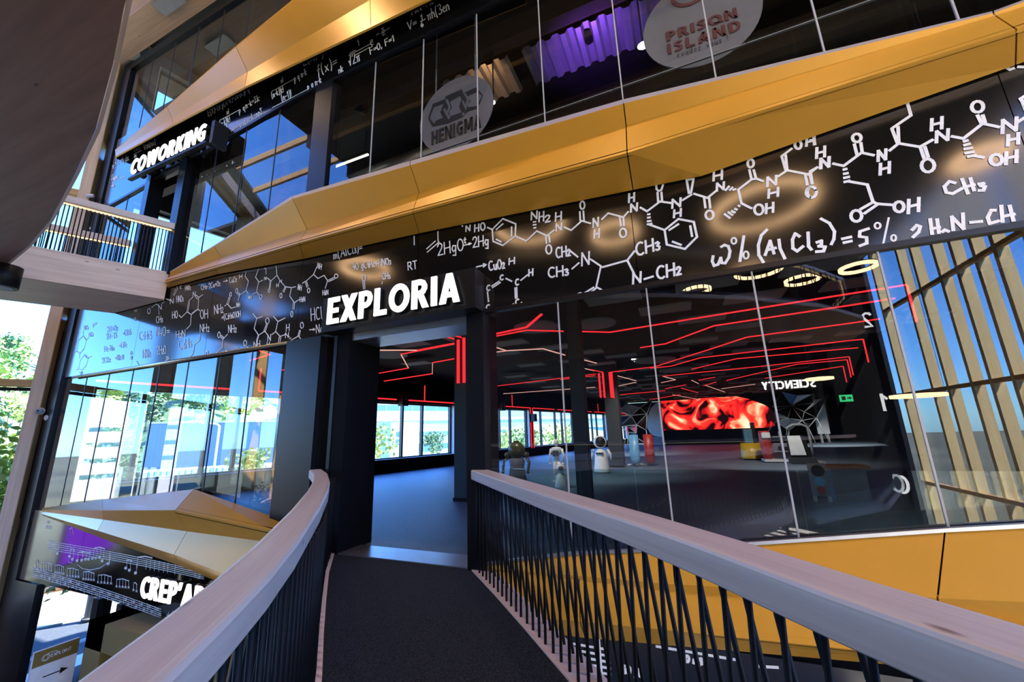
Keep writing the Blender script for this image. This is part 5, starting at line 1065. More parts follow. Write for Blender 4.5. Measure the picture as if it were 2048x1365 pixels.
for i, (x, y, en) in enumerate(((-2.2, 6.6, 90), (-0.4, 9.0, 110), (0.8, 12.2, 110), (5.4, 13.2, 160), (11.5, 29.5, 420), (-0.5, 21.5, 260), (4.6, 4.2, 40))):
    l = bpy.data.lights.new('hall_spotlight', 'SPOT'); l.energy = en; l.color = (1.0, .95, .88); l.spot_size = 1.5; l.spot_blend = .7; l.shadow_soft_size = .06
    o = bpy.data.objects.new('hall_spotlight', l); COL.objects.link(o); o.location = (x, y - 1.0, 4.2); o.rotation_euler = (Vector((x, y + .9, .9)) - Vector((x, y - 1.0, 4.2))).to_track_quat('-Z', 'Y').to_euler()
# the red screen and its white round wing
YS = 36.0
def K3(x, y): return onY(1280 + x / 4.876, 700 + y / 4.876, YS)
sc = empty('led_screen', K3(700, 790), 'huge curved-top screen glowing with red swirls at the far end of the hall', 'screen')
pts = [K3(*q) for q in ((230, 787), (200, 500), (440, 488), (640, 470), (940, 455), (1060, 480), (1220, 540), (1300, 600), (1322, 660), (1312, 745), (1240, 765))]
m = MB(); m.poly(pts, [(q.x - pts[0].x, q.z) for q in pts]); o = m.build('display', 'led_swirl', sc)
m = MB(); m.facade_poly([(q.x, q.z) for q in pts], YS + .02, YS + .35); m.build('housing', 'black', sc)
a, b = K3(235, 790), K3(1240, 768); MB().box(a.x, b.x, YS - .1, YS + .6, 0, a.z).build('plinth', 'matt_black', sc)
wg = empty('round_wall', K3(130, 850), 'white round-edged wall wing left of the red screen', 'wall')
wg['kind'] = 'thing'
m = MB(); m.facade_poly([(q.x, q.z) for q in [K3(*t) for t in ((196, 505), (150, 530), (105, 575), (72, 660), (70, 760), (95, 805), (130, 838), (228, 856))]], YS - .3, YS + .1); m.build('panel', 'white_matt', wg)
q0, q1 = K3(75, 850), K3(228, 850); MB().box(q0.x, q1.x, YS - .3, YS + .1, 0, q0.z).build('plinth', 'grey_mid', wg)
# crystalline mirror sculptures
def crystal(label, kx, tris, Yc, edges, legs):
    allp = [kx(*p) for t in tris for p in t[0]]
    cen = Vector((sum(p.x for p in allp) / len(allp), Yc, 0)); r = empty('mirror_sculpture', cen, label, 'sculpture')
    jit = {}
    def P(p):
        if p not in jit: jit[p] = random.uniform(-.5, .5)
        q = ray(*kxp(p)); return CAM + q * ((Yc + jit[p] - CAM.y) / q.y)
    kxp = kx.px
    for t, mt in tris:
        A = [P(p) for p in t]; B = [a + Vector((0, .05, 0)) for a in A]
        m = MB(); m.poly(A); m.poly(B[::-1])
        for i in range(3): m.poly([A[i], A[(i + 1) % 3], B[(i + 1) % 3], B[i]])
        m.build('facet', mt, r)
        for i in range(3):
            m = MB(); m.tube([A[i] - Vector((0, .02, 0)), A[(i + 1) % 3] - Vector((0, .02, 0))], .025, 4)
            m.build('edge', 'grey_mid', r)
    for a_, b_ in legs:
        A = P(a_); B = P(b_); B = Vector((B.x, A.y, 0.0)); m = MB(); m.tube([A, B], .03, 5); m.build('leg', 'grey_mid', r)
class KX:
    def __init__(s, ox, oy, k, Y): s.o = (ox, oy, k, Y)
    def px(s, p): return (s.o[0] + p[0] / s.o[2], s.o[1] + p[1] / s.o[2])
    def __call__(s, x, y): return onY(*s.px((x, y)), s.o[3])
kr = KX(1280, 700, 4.876, 32.0)
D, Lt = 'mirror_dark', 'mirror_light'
crystal('dark star-shaped mirrored sculpture right of the red screen', kr, [(((1310, 600), (1475, 548), (1440, 668)), D), (((1310, 612), (1436, 666), (1325, 692)), Lt), (((1475, 548), (1380, 410), (1290, 560)), D), (((1475, 548), (1380, 410), (1530, 445)), D), (((1475, 548), (1530, 445), (1690, 432)), D), (((1475, 548), (1690, 432), (1690, 520)), D), (((1475, 548), (1690, 520), (1600, 605)), D), (((1600, 605), (1840, 432), (1720, 665)), D), (((1475, 548), (1600, 605), (1580, 690)), D), (((1475, 548), (1440, 668), (1580, 690)), D), (((1440, 668), (1580, 690), (1450, 790)), D), (((1325, 700), (1440, 668), (1450, 790)), D), (((1600, 605), (1720, 665), (1580, 690)), D), (((1580, 690), (1720, 665), (1640, 760)), D)], 32.0, None, [((1720, 665), (1860, 870)), ((1640, 760), (1725, 880)), ((1450, 790), (1440, 900)), ((1325, 700), (1110, 905))])
kl = KX(960, 780, 5.689, 24.0)
crystal('mirrored faceted sculpture before the windows left of the red screen', kl, [(((1515, 188), (1582, 242), (1562, 288)), Lt), (((1720, 295), (1590, 422), (1780, 400)), Lt), (((1690, 432), (1780, 400), (1782, 492)), 'red_paint'), (((1582, 242), (1720, 295), (1660, 160)), D), (((1720, 295), (1820, 205), (1900, 275)), D), (((1720, 295), (1900, 275), (1780, 400)), D), (((1780, 400), (1900, 275), (1890, 460)), D), (((1500, 300), (1590, 422), (1720, 295)), D), (((1500, 350), (1590, 422), (1690, 485)), D), (((1660, 160), (1820, 205), (1720, 295)), D), (((1820, 205), (1960, 110), (1900, 275)), D), (((1690, 485), (1782, 492), (1740, 520)), Lt)], 24.0, None, [((1690, 485), (1658, 640)), ((1890, 460), (1920, 640)), ((1740, 520), (2040, 650))])
p = onY(1692, 797, 24.0); ex = empty('exit_sign', p, 'green lit exit sign hanging right of the dark star sculpture', 'sign')
MB().box(p.x - .3, p.x + .3, 23.96, 24.04, p.z - .19, p.z + .19).build('lamp_box', 'exit_green', ex)
MB().facade_poly([(p.x + .03, p.z - .04), (p.x + .14, p.z - .04), (p.x + .14, p.z - .1), (p.x + .25, p.z), (p.x + .14, p.z + .1), (p.x + .14, p.z + .04), (p.x + .03, p.z + .04)], 23.94, 23.955).build('arrow', 'white', ex)
MB().box(p.x - .22, p.x - .04, 23.94, 23.955, p.z - .11, p.z + .11).build('door_symbol', 'white', ex)
MB().tube([p + Vector((0, 0, .19)), (p.x, p.y, 4.32)], .015, 5).build('hanger', 'black', ex)
q0, q1 = onY(1622, 800, 35), onY(1660, 868, 35)
o = MB().box(q0.x, q1.x, 34.9, 35.0, q1.z, q0.z); pnl = empty('white_board', ((q0.x + q1.x) / 2, 35, q1.z), 'pale board standing behind the dark star sculpture', 'board'); o.build('panel', 'white_matt', pnl); MB().box(q0.x + .1, q0.x + .25, 34.9, 35, 0, q1.z).build('leg', 'grey_mid', pnl); MB().box(q1.x - .25, q1.x - .1, 34.9, 35, 0, q1.z).build('leg', 'grey_mid', pnl)

# ------------------------------------------------------------------ upper room
def hang_disc(name, cx, cz, r, label, cat):
    o = empty(name, (cx, .6, cz - r), label, cat)
    pts = [(cx + r * math.cos(2 * PI * i / 48), cz + r * math.sin(2 * PI * i / 48)) for i in range(48)]
    MB().facade_poly(pts, .585, .6).build('disc', 'disc_grey', o)
    for s_ in (-1, 1):
        m = MB(); x = cx + s_ * r * .55; z = cz + r * .8
        while z < 8.82:
            m.box(x - .012, x + .012, .583, .6, z, z + .04); z += .055
        m.build('chain', 'grey_mid', o)
    return o
hd = hang_disc('hanging_sign', -0.66, 6.90, .73, 'round grey hanging sign with linked chain emblem and condensed dark lettering', 'sign')
def ribbon_px(root, name, mat, polys, ox, oy, k, y0, y1):
    m = MB()
    for pl in polys:
        P = [onY(ox + x / k, oy + y / k, y0) for x, y in pl]; m.facade_poly([(q.x, q.z) for q in P], y0, y1)
    return m.build(name, mat, root)
ribbon_px(hd, 'emblem_ground', 'ink', [[(185, 770), (255, 560), (430, 490), (440, 450), (670, 350), (700, 400), (880, 320), (970, 430), (900, 620), (740, 670), (690, 740), (460, 840), (250, 885)]], 830, 130, 7.18, .575, .583)  # dark printed ground behind the linked emblem
ribbon_px(hd, 'emblem', 'ink_grey', [[(210, 770), (270, 610), (410, 560), (360, 680), (400, 760), (300, 800), (270, 840)], [(500, 530), (640, 450), (665, 490), (630, 600), (665, 680), (510, 740), (490, 680), (530, 610)], [(760, 450), (890, 390), (960, 440), (880, 590), (760, 610), (740, 570), (790, 520)], [(400, 640), (430, 620), (510, 750), (480, 785)], [(430, 500), (470, 490), (510, 600), (480, 690), (455, 670), (480, 600)], [(670, 520), (690, 505), (745, 620), (725, 650)], [(675, 380), (710, 380), (780, 490), (740, 600), (715, 585), (745, 495)], [(670, 700), (690, 680), (715, 700), (690, 735)]], 830, 130, 7.18, .565, .575)
a, b = onY(830 + 228 / 7.18, 130 + 1145 / 7.18, .56), onY(830 + 945 / 7.18, 130 + 885 / 7.18, .56)
word('HENIGMA', a.x, b.x, a.z, .27, .57, .013, hd, 'ink', sp=.14, tilt=(b.z - a.z) / (b.x - a.x))
pdisc = hang_disc('hanging_sign.001', 3.19, 6.91, .735, 'round grey hanging sign with dark red slab lettering at the top right', 'sign')
def K9(x, y): return onY(1270 + x / 7.585, y / 7.585, .57)
a, b = K9(485, 625), K9(1560, 250); word('PRISON', a.x, b.x, a.z, .155, .57, .013, pdisc, 'ink_red', sp=.16, tilt=(b.z - a.z) / (b.x - a.x))
a, b = K9(505, 820), K9(1620, 440); word('ISLAND', a.x, b.x, a.z, .165, .57, .013, pdisc, 'ink_red', sp=.2, tilt=(b.z - a.z) / (b.x - a.x))
cc = Chalk(1270, 0, 7.585, y=.578, w=.008); cc.tx('evadez vous !', 640, 880, 85, -19, 1.15, .3); cc.mb.build('small_lettering', 'ink', pdisc)
m = MB(); q = [K9(*t) for t in ((1190, 350), (1340, 300), (1345, 320), (1195, 365))]; m.facade_poly([(v.x, v.z) for v in q], .57, .583); m.build('underline', 'ink_red', pdisc)
m = MB(); R_ = ribbon(ell(3.12, 7.42, .22, .2, 180, 360, 14), .05)
for u, v in zip(R_[:-1], R_[1:]): m.facade_poly([u[0], v[0], v[1], u[1]], .57, .583)
m.build('emblem', 'ink_red', pdisc)
def corr(x0, x1, y0, y1, z, label, mat='steel_deck'):
    r = empty('corrugated_ceiling_sheet', ((x0 + x1) / 2, (y0 + y1) / 2, z), label, 'ceiling sheet'); m = MB(); x = x0; i = 0; P = []
    while x < x1: P.append((x, z + (.07 if i % 4 in (1, 2) else 0))); x += .09 if i % 2 else .05; i += 1
    for a, b in zip(P[:-1], P[1:]): m.poly([(a[0], y0, a[1]), (b[0], y0, b[1]), (b[0], y1, b[1]), (a[0], y1, a[1])])
    m.build('sheet', mat, r); return r
corr(0.35, 2.9, 1.3, 2.15, 8.5, 'corrugated steel ceiling sheet lit violet between the two round signs')
corr(-1.4, 0.1, 1.3, 2.15, 8.5, 'corrugated steel ceiling sheet lit orange behind the chain emblem sign')
corr(3.1, 5.4, 1.3, 2.15, 8.5, 'corrugated steel ceiling sheet above the red lettered sign')
def spot(loc, tgt, col, en, size=1.0, label=None, key=''):
    l = bpy.data.lights.new('stage_light' + key, 'SPOT'); l.energy = en; l.color = col; l.spot_size = size; l.spot_blend = .6; l.shadow_soft_size = .05
    o = bpy.data.objects.new('stage_light' + key, l); COL.objects.link(o); o.location = loc; o.rotation_euler = (Vector(tgt) - Vector(loc)).to_track_quat('-Z', 'Y').to_euler(); return o
spot((1.5, 1.9, 7.2), (1.6, 1.9, 8.5), (.28, .08, 1.0), 42, 1.6); spot((-0.7, 1.9, 7.4), (-.6, 1.9, 8.5), (1.0, .5, .2), 9, 1.3); spot((4.0, 2.0, 7.3), (4.0, 1.9, 8.5), (1.0, .5, .2), 9, 1.3)
for i, (x0, x1, y, z, s_) in enumerate(((-4.95, -3.9, 1.95, 8.15, 1), )):
    t = empty('tube_lamp', ((x0 + x1) / 2, y, z), 'lit white tube lamp behind the upper glass right of the dark post', 'lamp')
    MB().tube([(x0, y, z), (x1, y, z)], .025, 8).build('tube', 'tube_white', t); MB().box(x0, x1, y - .03, y + .03, z + .03, z + .08).build('housing', 'black', t)
    for x in (x0 + .1, x1 - .1): MB().tube([(x, y, z + .08), (x, y, 8.85)], .008, 5).build('hanger', 'black', t)
t = empty('tube_lamp.001', (-8, 1.6, 7.6), 'slim dim lamp hanging inside the upper doorway', 'lamp'); MB().box(-8.3, -7.5, 1.5, 1.6, 7.6, 7.64).build('tube', 'panel_grey', t); MB().tube([(-7.9, 1.55, 7.64), (-7.9, 1.55, 8.85)], .01, 5).build('hanger', 'black', t)
for i, (px, py, lab) in enumerate(((987, 205, 'small bright pendant bulb at the edge of the chain emblem sign'), (1286, 91, 'small bright lamp left of the red lettered sign'))):
    p = onY(px, py, 1.0); t = empty('pendant_bulb', p, lab, 'lamp'); MB().ball(p, .035 + .02 * i, 10, 1.6 if i else 1, 1, 1).build('bulb', 'spot_white', t); MB().tube([p + Vector((0, 0, .03)), (p.x, p.y, 8.85)], .014, 5).build('cord', 'black', t)
for i, y in enumerate((0.9, 3.2, 5.6, 8.0)): struct('trim_%d' % (60 + i), MB().box(-11, 8.2, y, y + .22, 8.42, 8.85), 'beam_dark', 'brown ceiling beam of the upper room')
du = empty('air_duct', (-4, 3, 8.2), 'round metal air duct under the upper ceiling', 'duct'); MB().tube([(-5.4, 2.6, 8.1), (-2.2, 2.5, 8.1)], .22, 16).build('pipe', 'duct', du)
for x in (-5, -3.8, -2.6): MB().tube([(x, 2.55, 8.3), (x, 2.55, 8.85)], .012, 5).build('hanger', 'black', du)
p = onY(1172, 62, 1.6); bl = empty('black_lamp_shade', p, 'round black lamp shade in front of the violet sheet', 'lamp'); MB().ball(p, .25, 18, 1, 1, .8).build('shade', 'matt_black', bl); MB().tube([p + Vector((0, 0, .18)), (p.x, p.y, 8.85)], .012, 5).build('cord', 'black', bl)
p = onY(714, 210, .95); bl = empty('loudspeaker', p, 'round black loudspeaker under the upper ceiling beside the dark post', 'speaker'); MB().tube([p, p + Vector((.05, .2, .02))], .12, 16).build('cabinet', 'black', bl); MB().tube([p + Vector((.03, .1, .1)), (p.x + .03, p.y + .1, 8.85)], .012, 5).build('bracket', 'black', bl)
gp = [onY(555, 300, 1.5), onY(628, 420, 1.5)]
gw = empty('graffiti_panel', (gp[0].x, 1.5, gp[1].z), 'reddish wall panel with black graffiti scrolls behind the upper glass', 'panel'); MB().box(gp[0].x - .05, gp[1].x + .15, 1.5, 1.56, 5.0, 8.4).build('panel', 'graffiti_wall', gw)
cc = Chalk(300, 300, 4.265, y=1.49, w=.035)
for pl in (((1180, 220), (1210, 130), (1240, 140), (1225, 200), (1180, 225)), ((1120, 240), (1130, 320), (1170, 230), (1200, 290), (1215, 190)), ((1065, 300), (1070, 230), (1110, 235), (1125, 290)), ((1190, 300), (1170, 350), (1210, 360), (1250, 320), (1260, 350)), ((1240, 290), (1320, 250), (1330, 290)), ((1120, 370), (1160, 390), (1300, 350))): cc.st(*pl)
cc.mb.build('graffiti', 'ink', gw)

# ------------------------------------------------------------------ atrium furniture: ring lamps, signs, sensors
AF = Vector((AX[2], AY[2], AZ[2]))
rings = [(1550, 640, 120, 14, 'largest lit ring lamp mirrored in the hall glass, right of its middle'), (1605, 562, 62, 14, 'small ring lamp mirrored over the largest ring'), (1517, 543, 88, 12, 'ring lamp mirrored just under the fascia beside a glass seam'), (1718, 537, 62, 12, 'ring lamp mirrored in front of the pale timber fins'), (1394, 583, 52, 12, 'small ring lamp mirrored above the curved railing'), (1640, 760, 45, 18, 'flat lit ring mirrored beside the white mirrored letters'), (1838, 795, 85, 12, 'flat lit ring mirrored across the pale timber fins'), (985, 629, 28, 14, 'small ring lamp mirrored right of the door frame'),
         (1525, 420, 190, 8, 'wide ring lamp glowing in the right part of the black fascia'), (1230, 470, 90, 8, 'ring lamp glowing in the fascia left of the big molecule ring'), (1060, 455, 140, 8, 'ring lamp glowing in the fascia above the lettering box'), (730, 540, 90, 8, 'ring lamp glowing in the fascia over the large letters'), (1960, 320, 80, 6, 'ring lamp glowing at the right end of the fascia')]
for px, py, wp, Yv, lab in rings:
    v = onY(px, py, Yv); dep = (v - CAM).dot(AF); R_ = wp * dep / F / 2 * .93; c_ = Vector((v.x, -v.y, v.z))
    r = empty('ring_lamp', c_, lab, 'lamp', 'ring lamps hanging in the atrium')
    def tor(r0, r1, z0, z1, n=40):
        m = MB()
        for i in range(n):
            a, b = 2 * PI * i / n, 2 * PI * (i + 1) / n
            q = lambda rr_, t, z: (c_.x + rr_ * math.cos(t), c_.y + rr_ * math.sin(t), c_.z + z)
            for (ra, za), (rb, zb) in (((r0, z0), (r1, z0)), ((r1, z0), (r1, z1)), ((r1, z1), (r0, z1)), ((r0, z1), (r0, z0))):
                m.poly([q(ra, a, za), q(ra, b, za), q(rb, b, zb), q(rb, a, zb)], smooth=False)
        return m
    tor(R_ - .05, R_ + .05, 0, .10).build('ring', 'ring_warm', r); tor(R_ - .055, R_ + .055, .10, .13).build('housing', 'black', r)
    for k in range(3):
        a = k * 2 * PI / 3 + .4; x, y = c_.x + R_ * math.cos(a), c_.y + R_ * math.sin(a)
        MB().tube([(x, y, c_.z + .13), (x, y, 13.4)], .006, 4).build('cord', 'grey_mid', r)
for i, (x, y) in enumerate(((-4.5, -2.5), (1.5, -4.0), (6.5, -4.4), (-8.6, -2.6), (-5, -15), (1, -16.5), (8, -16), (-11, -9.5))):  # added warm fill under the roof, no such fittings are seen
    z = 13.25
    l = bpy.data.lights.new('atrium_fill', 'SPOT'); l.energy = 430 if y < -5 else 170; l.color = (1.0, .72, .45); l.spot_size = 1.9; l.spot_blend = .8; l.shadow_soft_size = .1
    o = bpy.data.objects.new('atrium_fill', l); COL.objects.link(o); o.location = (x, y, z)
sh = empty('lift_shaft', (11.5, -27.2, -5), 'tall black lift shaft with white storey numbers, seen mirrored', 'lift shaft')
MB().box(9.6, 14.05, -27.95, -26.6, -5, 13.38).build('shaft', 'matt_black', sh)
for ch, px, py in (('2', 1735, 640), ('1', 1770, 805), ('0', 1805, 970)):
    v = onY(px, py, 26.55); hh = 1.05; ww = BOLD[ch][0] * hh
    letter(ch, lambda p, v=v, hh=hh, ww=ww: (v.x + ww / 2 - p[0] * hh, v.z - hh / 2 + p[1] * hh), -26.59, -26.55, sh, 'number_white', name='number')
v0, v1 = onY(1633, 774, 20), onY(1525, 781, 20)
sg4 = empty('letter_sign.003', ((v0.x + v1.x) / 2, -20, v0.z), 'white lit letters mirrored backwards in the hall glass', 'sign')
word('SCIENCITY', v0.x, v1.x, (v0.z + v1.z) / 2, .42, -20.0, .04, sg4, 'letter_bright', sp=.08)
MB().box(min(v0.x, v1.x) - .1, max(v0.x, v1.x) + .1, -20.1, -20.02, v0.z - .1, v0.z + .55).build('backing', 'black', sg4)
MB().box(v1.x, v1.x + .1, -20.1, -20.02, -5, v0.z - .1).build('post', 'black', sg4); MB().box(v0.x - .1, v0.x, -20.1, -20.02, -5, v0.z - .1).build('post', 'black', sg4)

def onE(px, py, off=0.0): return onP(px, py, E0 + EN * off, EN)
for i, (px, py, lab) in enumerate(((81, 823, 'small round grey camera on the pale face of the timber fin'), )):
    p = onE(px, py, .02); r = empty('dome_camera', p, lab, 'camera'); m = MB(); m.ball(p + EN * .06, .075, 14); m.build('dome', 'grey_mid', r); m = MB(); m.tube([p - EN * .02, p + EN * .05], .08, 14); m.build('base', 'white_matt', r); m = MB(); m.tube([p + EN * .11, p + EN * .14], .02, 8); m.build('lens', 'black', r)
for i, (px, py, lab) in enumerate(((106, 836, 'white tube camera on the timber fin beside the dome camera'), (38, 1180, 'white tube camera low on the timber fin by the music fascia'), (180, 392, 'small white tube camera on the timber fin by the upper doorway'), (188, 458, 'white tube camera behind the upper bridge rods'))):
    sc_ = .6 if i > 1 else 1.0
    p = onE(px, py, .10); r = empty('tube_camera', p, lab, 'camera', 'tube cameras on the timber fin'); d = (AX[0] * Vector((1, 0, 0)) + AY[0] * Vector((0, 1, 0))).normalized()
    m = MB(); m.tube([p - d * .14 * sc_, p - d * .13 * sc_, p + d * .12 * sc_, p + d * .17 * sc_], [.045 * sc_, .075 * sc_, .075 * sc_, .05 * sc_], 14); m.build('body', 'white_matt', r); m = MB(); m.tube([p + d * .17 * sc_, p + d * .2 * sc_], .03 * sc_, 8); m.build('lens', 'red_paint', r); m = MB(); m.tube([p, p - EN * .10], .02, 6); m.build('bracket', 'grey_mid', r)
p = onE(72, 1101, .1); r = empty('bracket_box', p, 'small black box fixed to the timber fin beside the music fascia', 'box'); m = MB(); m.bar(p - EN * .09, p + EN * .1, .22, .22); m.build('box', 'black', r); m = MB(); m.bar(p + EN * .1, p + EN * .11, .18, .18); m.build('lid', 'charcoal', r)
p = onZ(345, 4, 12.1); r = empty('cable_tray', p, 'galvanised tray fixed below the timber edge beam', 'tray'); MB().box(p.x - .5, p.x + .35, p.y - .2, p.y + .12, 12.05, 12.12).build('tray', 'alu', r); MB().box(p.x - .1, p.x, p.y - .05, p.y + .05, 12.12, 12.15).build('bracket', 'alu', r)
p = onZ(4, 556, 4.2); r = empty('down_lamp', p, 'black cylinder lamp under the edge of the curved upper platform', 'lamp'); MB().tube([p + Vector((0, 0, -.16)), p + Vector((0, 0, .2))], .2, 18).build('cylinder', 'black', r); MB().tube([p + Vector((0, 0, -.17)), p + Vector((0, 0, -.16))], .15, 16).build('diffuser', 'grey_mid', r)
# totem sign with arrow
XT = -7.5; A = onX(70, 1305, XT); B = onX(160, 1278, XT); y0, y1, zt_ = A.y, B.y, (A.z + B.z) / 2
tm = empty('totem_sign', (XT, (y0 + y1) / 2, -5), 'white totem sign with a gold header and black arrow at the bottom left', 'sign')
MB().box(XT - .06, XT, y0, y1, -5, zt_).build('panel', 'white', tm); MB().box(XT, XT + .004, y0, y1, zt_ - .22, zt_).build('header', 'brass_olive', tm)
m = MB(); zc = zt_ - .40; ya = y0 + .15
m.hexa([(XT, ya, zc - .008), (XT + .004, ya, zc - .008), (XT + .004, y1 - .17, zc - .008), (XT, y1 - .17, zc - .008), (XT, ya, zc + .008), (XT + .004, ya, zc + .008), (XT + .004, y1 - .17, zc + .008), (XT, y1 - .17, zc + .008)])
for x in (XT + .004,): m.poly([(x, y1 - .18, zc - .045), (x, y1 - .08, zc), (x, y1 - .18, zc + .045)])
m.build('arrow', 'black', tm)
class SideInk(Chalk):
    def raw(s, P, w=None):
        h = (w or s.w) / 2
        for a, b in zip(P[:-1], P[1:]):
            l = math.dist(a, b)
            if l < 1e-6: continue
            n = (-(b[1] - a[1]) / l * h, (b[0] - a[0]) / l * h)
            s.mb.poly([(XT + .006, a[0] + n[0], a[1] + n[1]), (XT + .006, b[0] + n[0], b[1] + n[1]), (XT + .006, b[0] - n[0], b[1] - n[1]), (XT + .006, a[0] - n[0], a[1] - n[1])])
    def word(s, text, y, z, h, asp=1.0, sp=.18):
        u = 0
        for ch in text:
            gw, L = G.get(ch, G[' '])
            for pl in L: s.raw([(y + (u + p[0]) * h * asp, z + p[1] * h) for p in pl])
            u += gw + sp
c = SideInk(0, 0, 1, w=.007); c.word('EXPLORIT', y0 + .2, zt_ - .14, .045, .95); c.raw(arc(y0 + .14, zt_ - .12, .045, .045, 0, 360, 16)); c.raw(arc(y0 + .14, zt_ - .12, .025, .04, 0, 360, 12)); c.raw(arc(y0 + .2, zt_ - .12, .09, .055, 160, 40, 10)); c.mb.build('header_lettering', 'white', tm)
c = SideInk(0, 0, 1, w=.006); c.word('Promenade', y0 + .24, zt_ - .60, .03, .9); c.word('DES DECOUVERTES', y0 + .24, zt_ - .66, .03, .62); c.raw(arc(y0 + .13, zt_ - .66, .07, .07, 0, 360, 18), w=.012); c.raw([(y0 + .09, zt_ - .63), (y0 + .13, zt_ - .60), (y0 + .17, zt_ - .64), (y0 + .1, zt_ - .7)], w=.012); c.mb.build('lettering', 'ink', tm)
# gold portal of the shop
pg = empty('shop_portal', (-5.5, .05, -5), 'olive-gold box frame of the shop entrance with dark inside, bottom left', 'portal')
MB().box(-6.82, -6.35, -.45, .4, -5, -1.22).build('side', 'brass_olive', pg); MB().box(-6.82, -3.2, -.45, .4, -1.6, -1.22).build('lintel', 'brass_olive', pg); MB().box(-3.6, -3.2, -.45, .4, -5, -1.6).build('side', 'brass_olive', pg); MB().box(-6.35, -3.6, .2, .3, -5, -1.6).build('door_leaf', 'gloss_black', pg)

v = onP(165, 1076, (E0.x, -E0.y, 0), (EN.x, -EN.y, 0)); vs = Vector((v.x, -v.y, v.z)) + EN * .2
glow('violet_screen', (.30, .05, 1.0), 3.0)
r = empty('violet_screen', vs, 'violet glowing screen low on the outer wall, seen mirrored in the music fascia', 'screen')
m = MB(); m.bar(vs - ED * .8, vs + ED * .8, .05, .9); m.build('display', 'violet_screen', r); m = MB(); m.bar(vs - ED * .85 - EN * .06, vs + ED * .85 - EN * .06, .06, 1.0); m.build('housing', 'black', r)
# ------------------------------------------------------------------ outdoors
struct('ground', MB().prism([(-420, -300), (300, -300), (300, 420), (-420, 420)], -5.6, -5.3), 'lawn', 'outdoor ground around the building')
def gp_(px, py, z=-5.3): return onZ(px, py, z)
# terrace beside the shop
A = onZ(85, 1253, -5.0); B = onZ(245, 1219, -5.0); d = (B - A).normalized(); nn = Vector((-d.y, d.x, 0)); nn = nn if nn.x < 0 else -nn
struct('path', MB().prism([P2(A - d * 12), P2(B + d * 6), P2(B + d * 6 - nn * 12), P2(A - d * 12 - nn * 12)], -5.28, -5.06), 'asphalt', 'blue-grey asphalt path beside the shop')
tr_ = empty('terrace_deck', (A + B) / 2 + nn * 2, 'pale timber plank terrace beyond the asphalt path, bottom left', 'terrace')
for i in range(26):
    p = A + d * (-2.2 + i * .27); q = p + d * .25
    MB().hexa([p - Vector((0, 0, .1)), q - Vector((0, 0, .1)), q + nn * 5 - Vector((0, 0, .1)), p + nn * 5 - Vector((0, 0, .1)), p, q, q + nn * 5, p + nn * 5]).build('plank', 'deck_grey', tr_)
m = MB(); m.bar(A - d * 2.5 - nn * .05 + Vector((0, 0, -.1)), B + d * 3 - nn * .05 + Vector((0, 0, -.1)), .1, .2); m.build('edge_board', 'white_matt', tr_)
kw = empty('terrace_kiosk', A + d * .3 + nn * 6, 'brown timber clad kiosk behind the plank terrace', 'kiosk')
p = A + nn * 5.06 - d * 1.5; q = A + nn * 5.06 + d * .9
for i in range(10):
    z = -5.2 + i * .26; MB().hexa([p + Vector((0, 0, z + 5)), q + Vector((0, 0, z + 5)), q + nn * 2 + Vector((0, 0, z + 5)), p + nn * 2 + Vector((0, 0, z + 5)), p + Vector((0, 0, z + 5.24)), q + Vector((0, 0, z + 5.24)), q + nn * 2 + Vector((0, 0, z + 5.24)), p + nn * 2 + Vector((0, 0, z + 5.24))]).build('plank', 'brown_clad', kw)
bb = A + nn * 4.3 + d * 1.9
for i, mt in enumerate(('sign_blue', 'red_paint', 'sign_blue')):
    cc_ = bb + d * (.5 * i); r = empty('terrace_chair', cc_, ['blue plastic chair on the terrace beside the kiosk', 'red plastic chair between two blue ones on the terrace', 'outer blue plastic chair on the terrace'][i], 'chair')
    MB().box(cc_.x - .2, cc_.x + .2, cc_.y - .2, cc_.y + .2, -4.58, -4.53).build('seat', mt, r); MB().box(cc_.x - .22, cc_.x - .17, cc_.y - .2, cc_.y + .2, -4.53, -4.1).build('backrest', mt, r)
    for sx in (-1, 1):
        for sy in (-1, 1): MB().tube([(cc_.x + sx * .17, cc_.y + sy * .17, -5), (cc_.x + sx * .17, cc_.y + sy * .17, -4.58)], .02, 6).build('leg', 'alu', r)
pc = onZ(176, 1240, -5.0); r = empty('terrace_post', pc, 'round grey post at the edge of the plank terrace', 'post'); MB().tube([pc, pc + Vector((0, 0, 4.3))], .13, 14).build('shaft', 'grey_mid', r); MB().tube([pc, pc + Vector((0, 0, .08))], .2, 14).build('base', 'grey_dark', r)
pb = onZ(175, 1350, -5.0); r = empty('outdoor_bench', pb, 'white rounded bench outside the shop glass, bottom left', 'bench')
MB().hexa([pb + Vector((-.5, -1.3, .34)), pb + Vector((.3, -1.3, .34)), pb + Vector((.3, .9, .34)), pb + Vector((-.5, .9, .34)), pb + Vector((-.5, -1.3, .46)), pb + Vector((.3, -1.3, .46)), pb + Vector((.3, .9, .46)), pb + Vector((-.5, .9, .46))]).build('seat', 'white', r)
for t in (-1.0, .6): MB().box(pb.x - .4, pb.x + .2, pb.y + t - .06, pb.y + t + .06, pb.z, pb.z + .34).build('leg', 'white', r)
MB().tube([pb + Vector((-.5, -1.3, .46)), pb + Vector((-.55, -1.3, .8)), pb + Vector((-.55, .9, .8)), pb + Vector((-.5, .9, .46))], .05, 8).build('backrest', 'white', r)

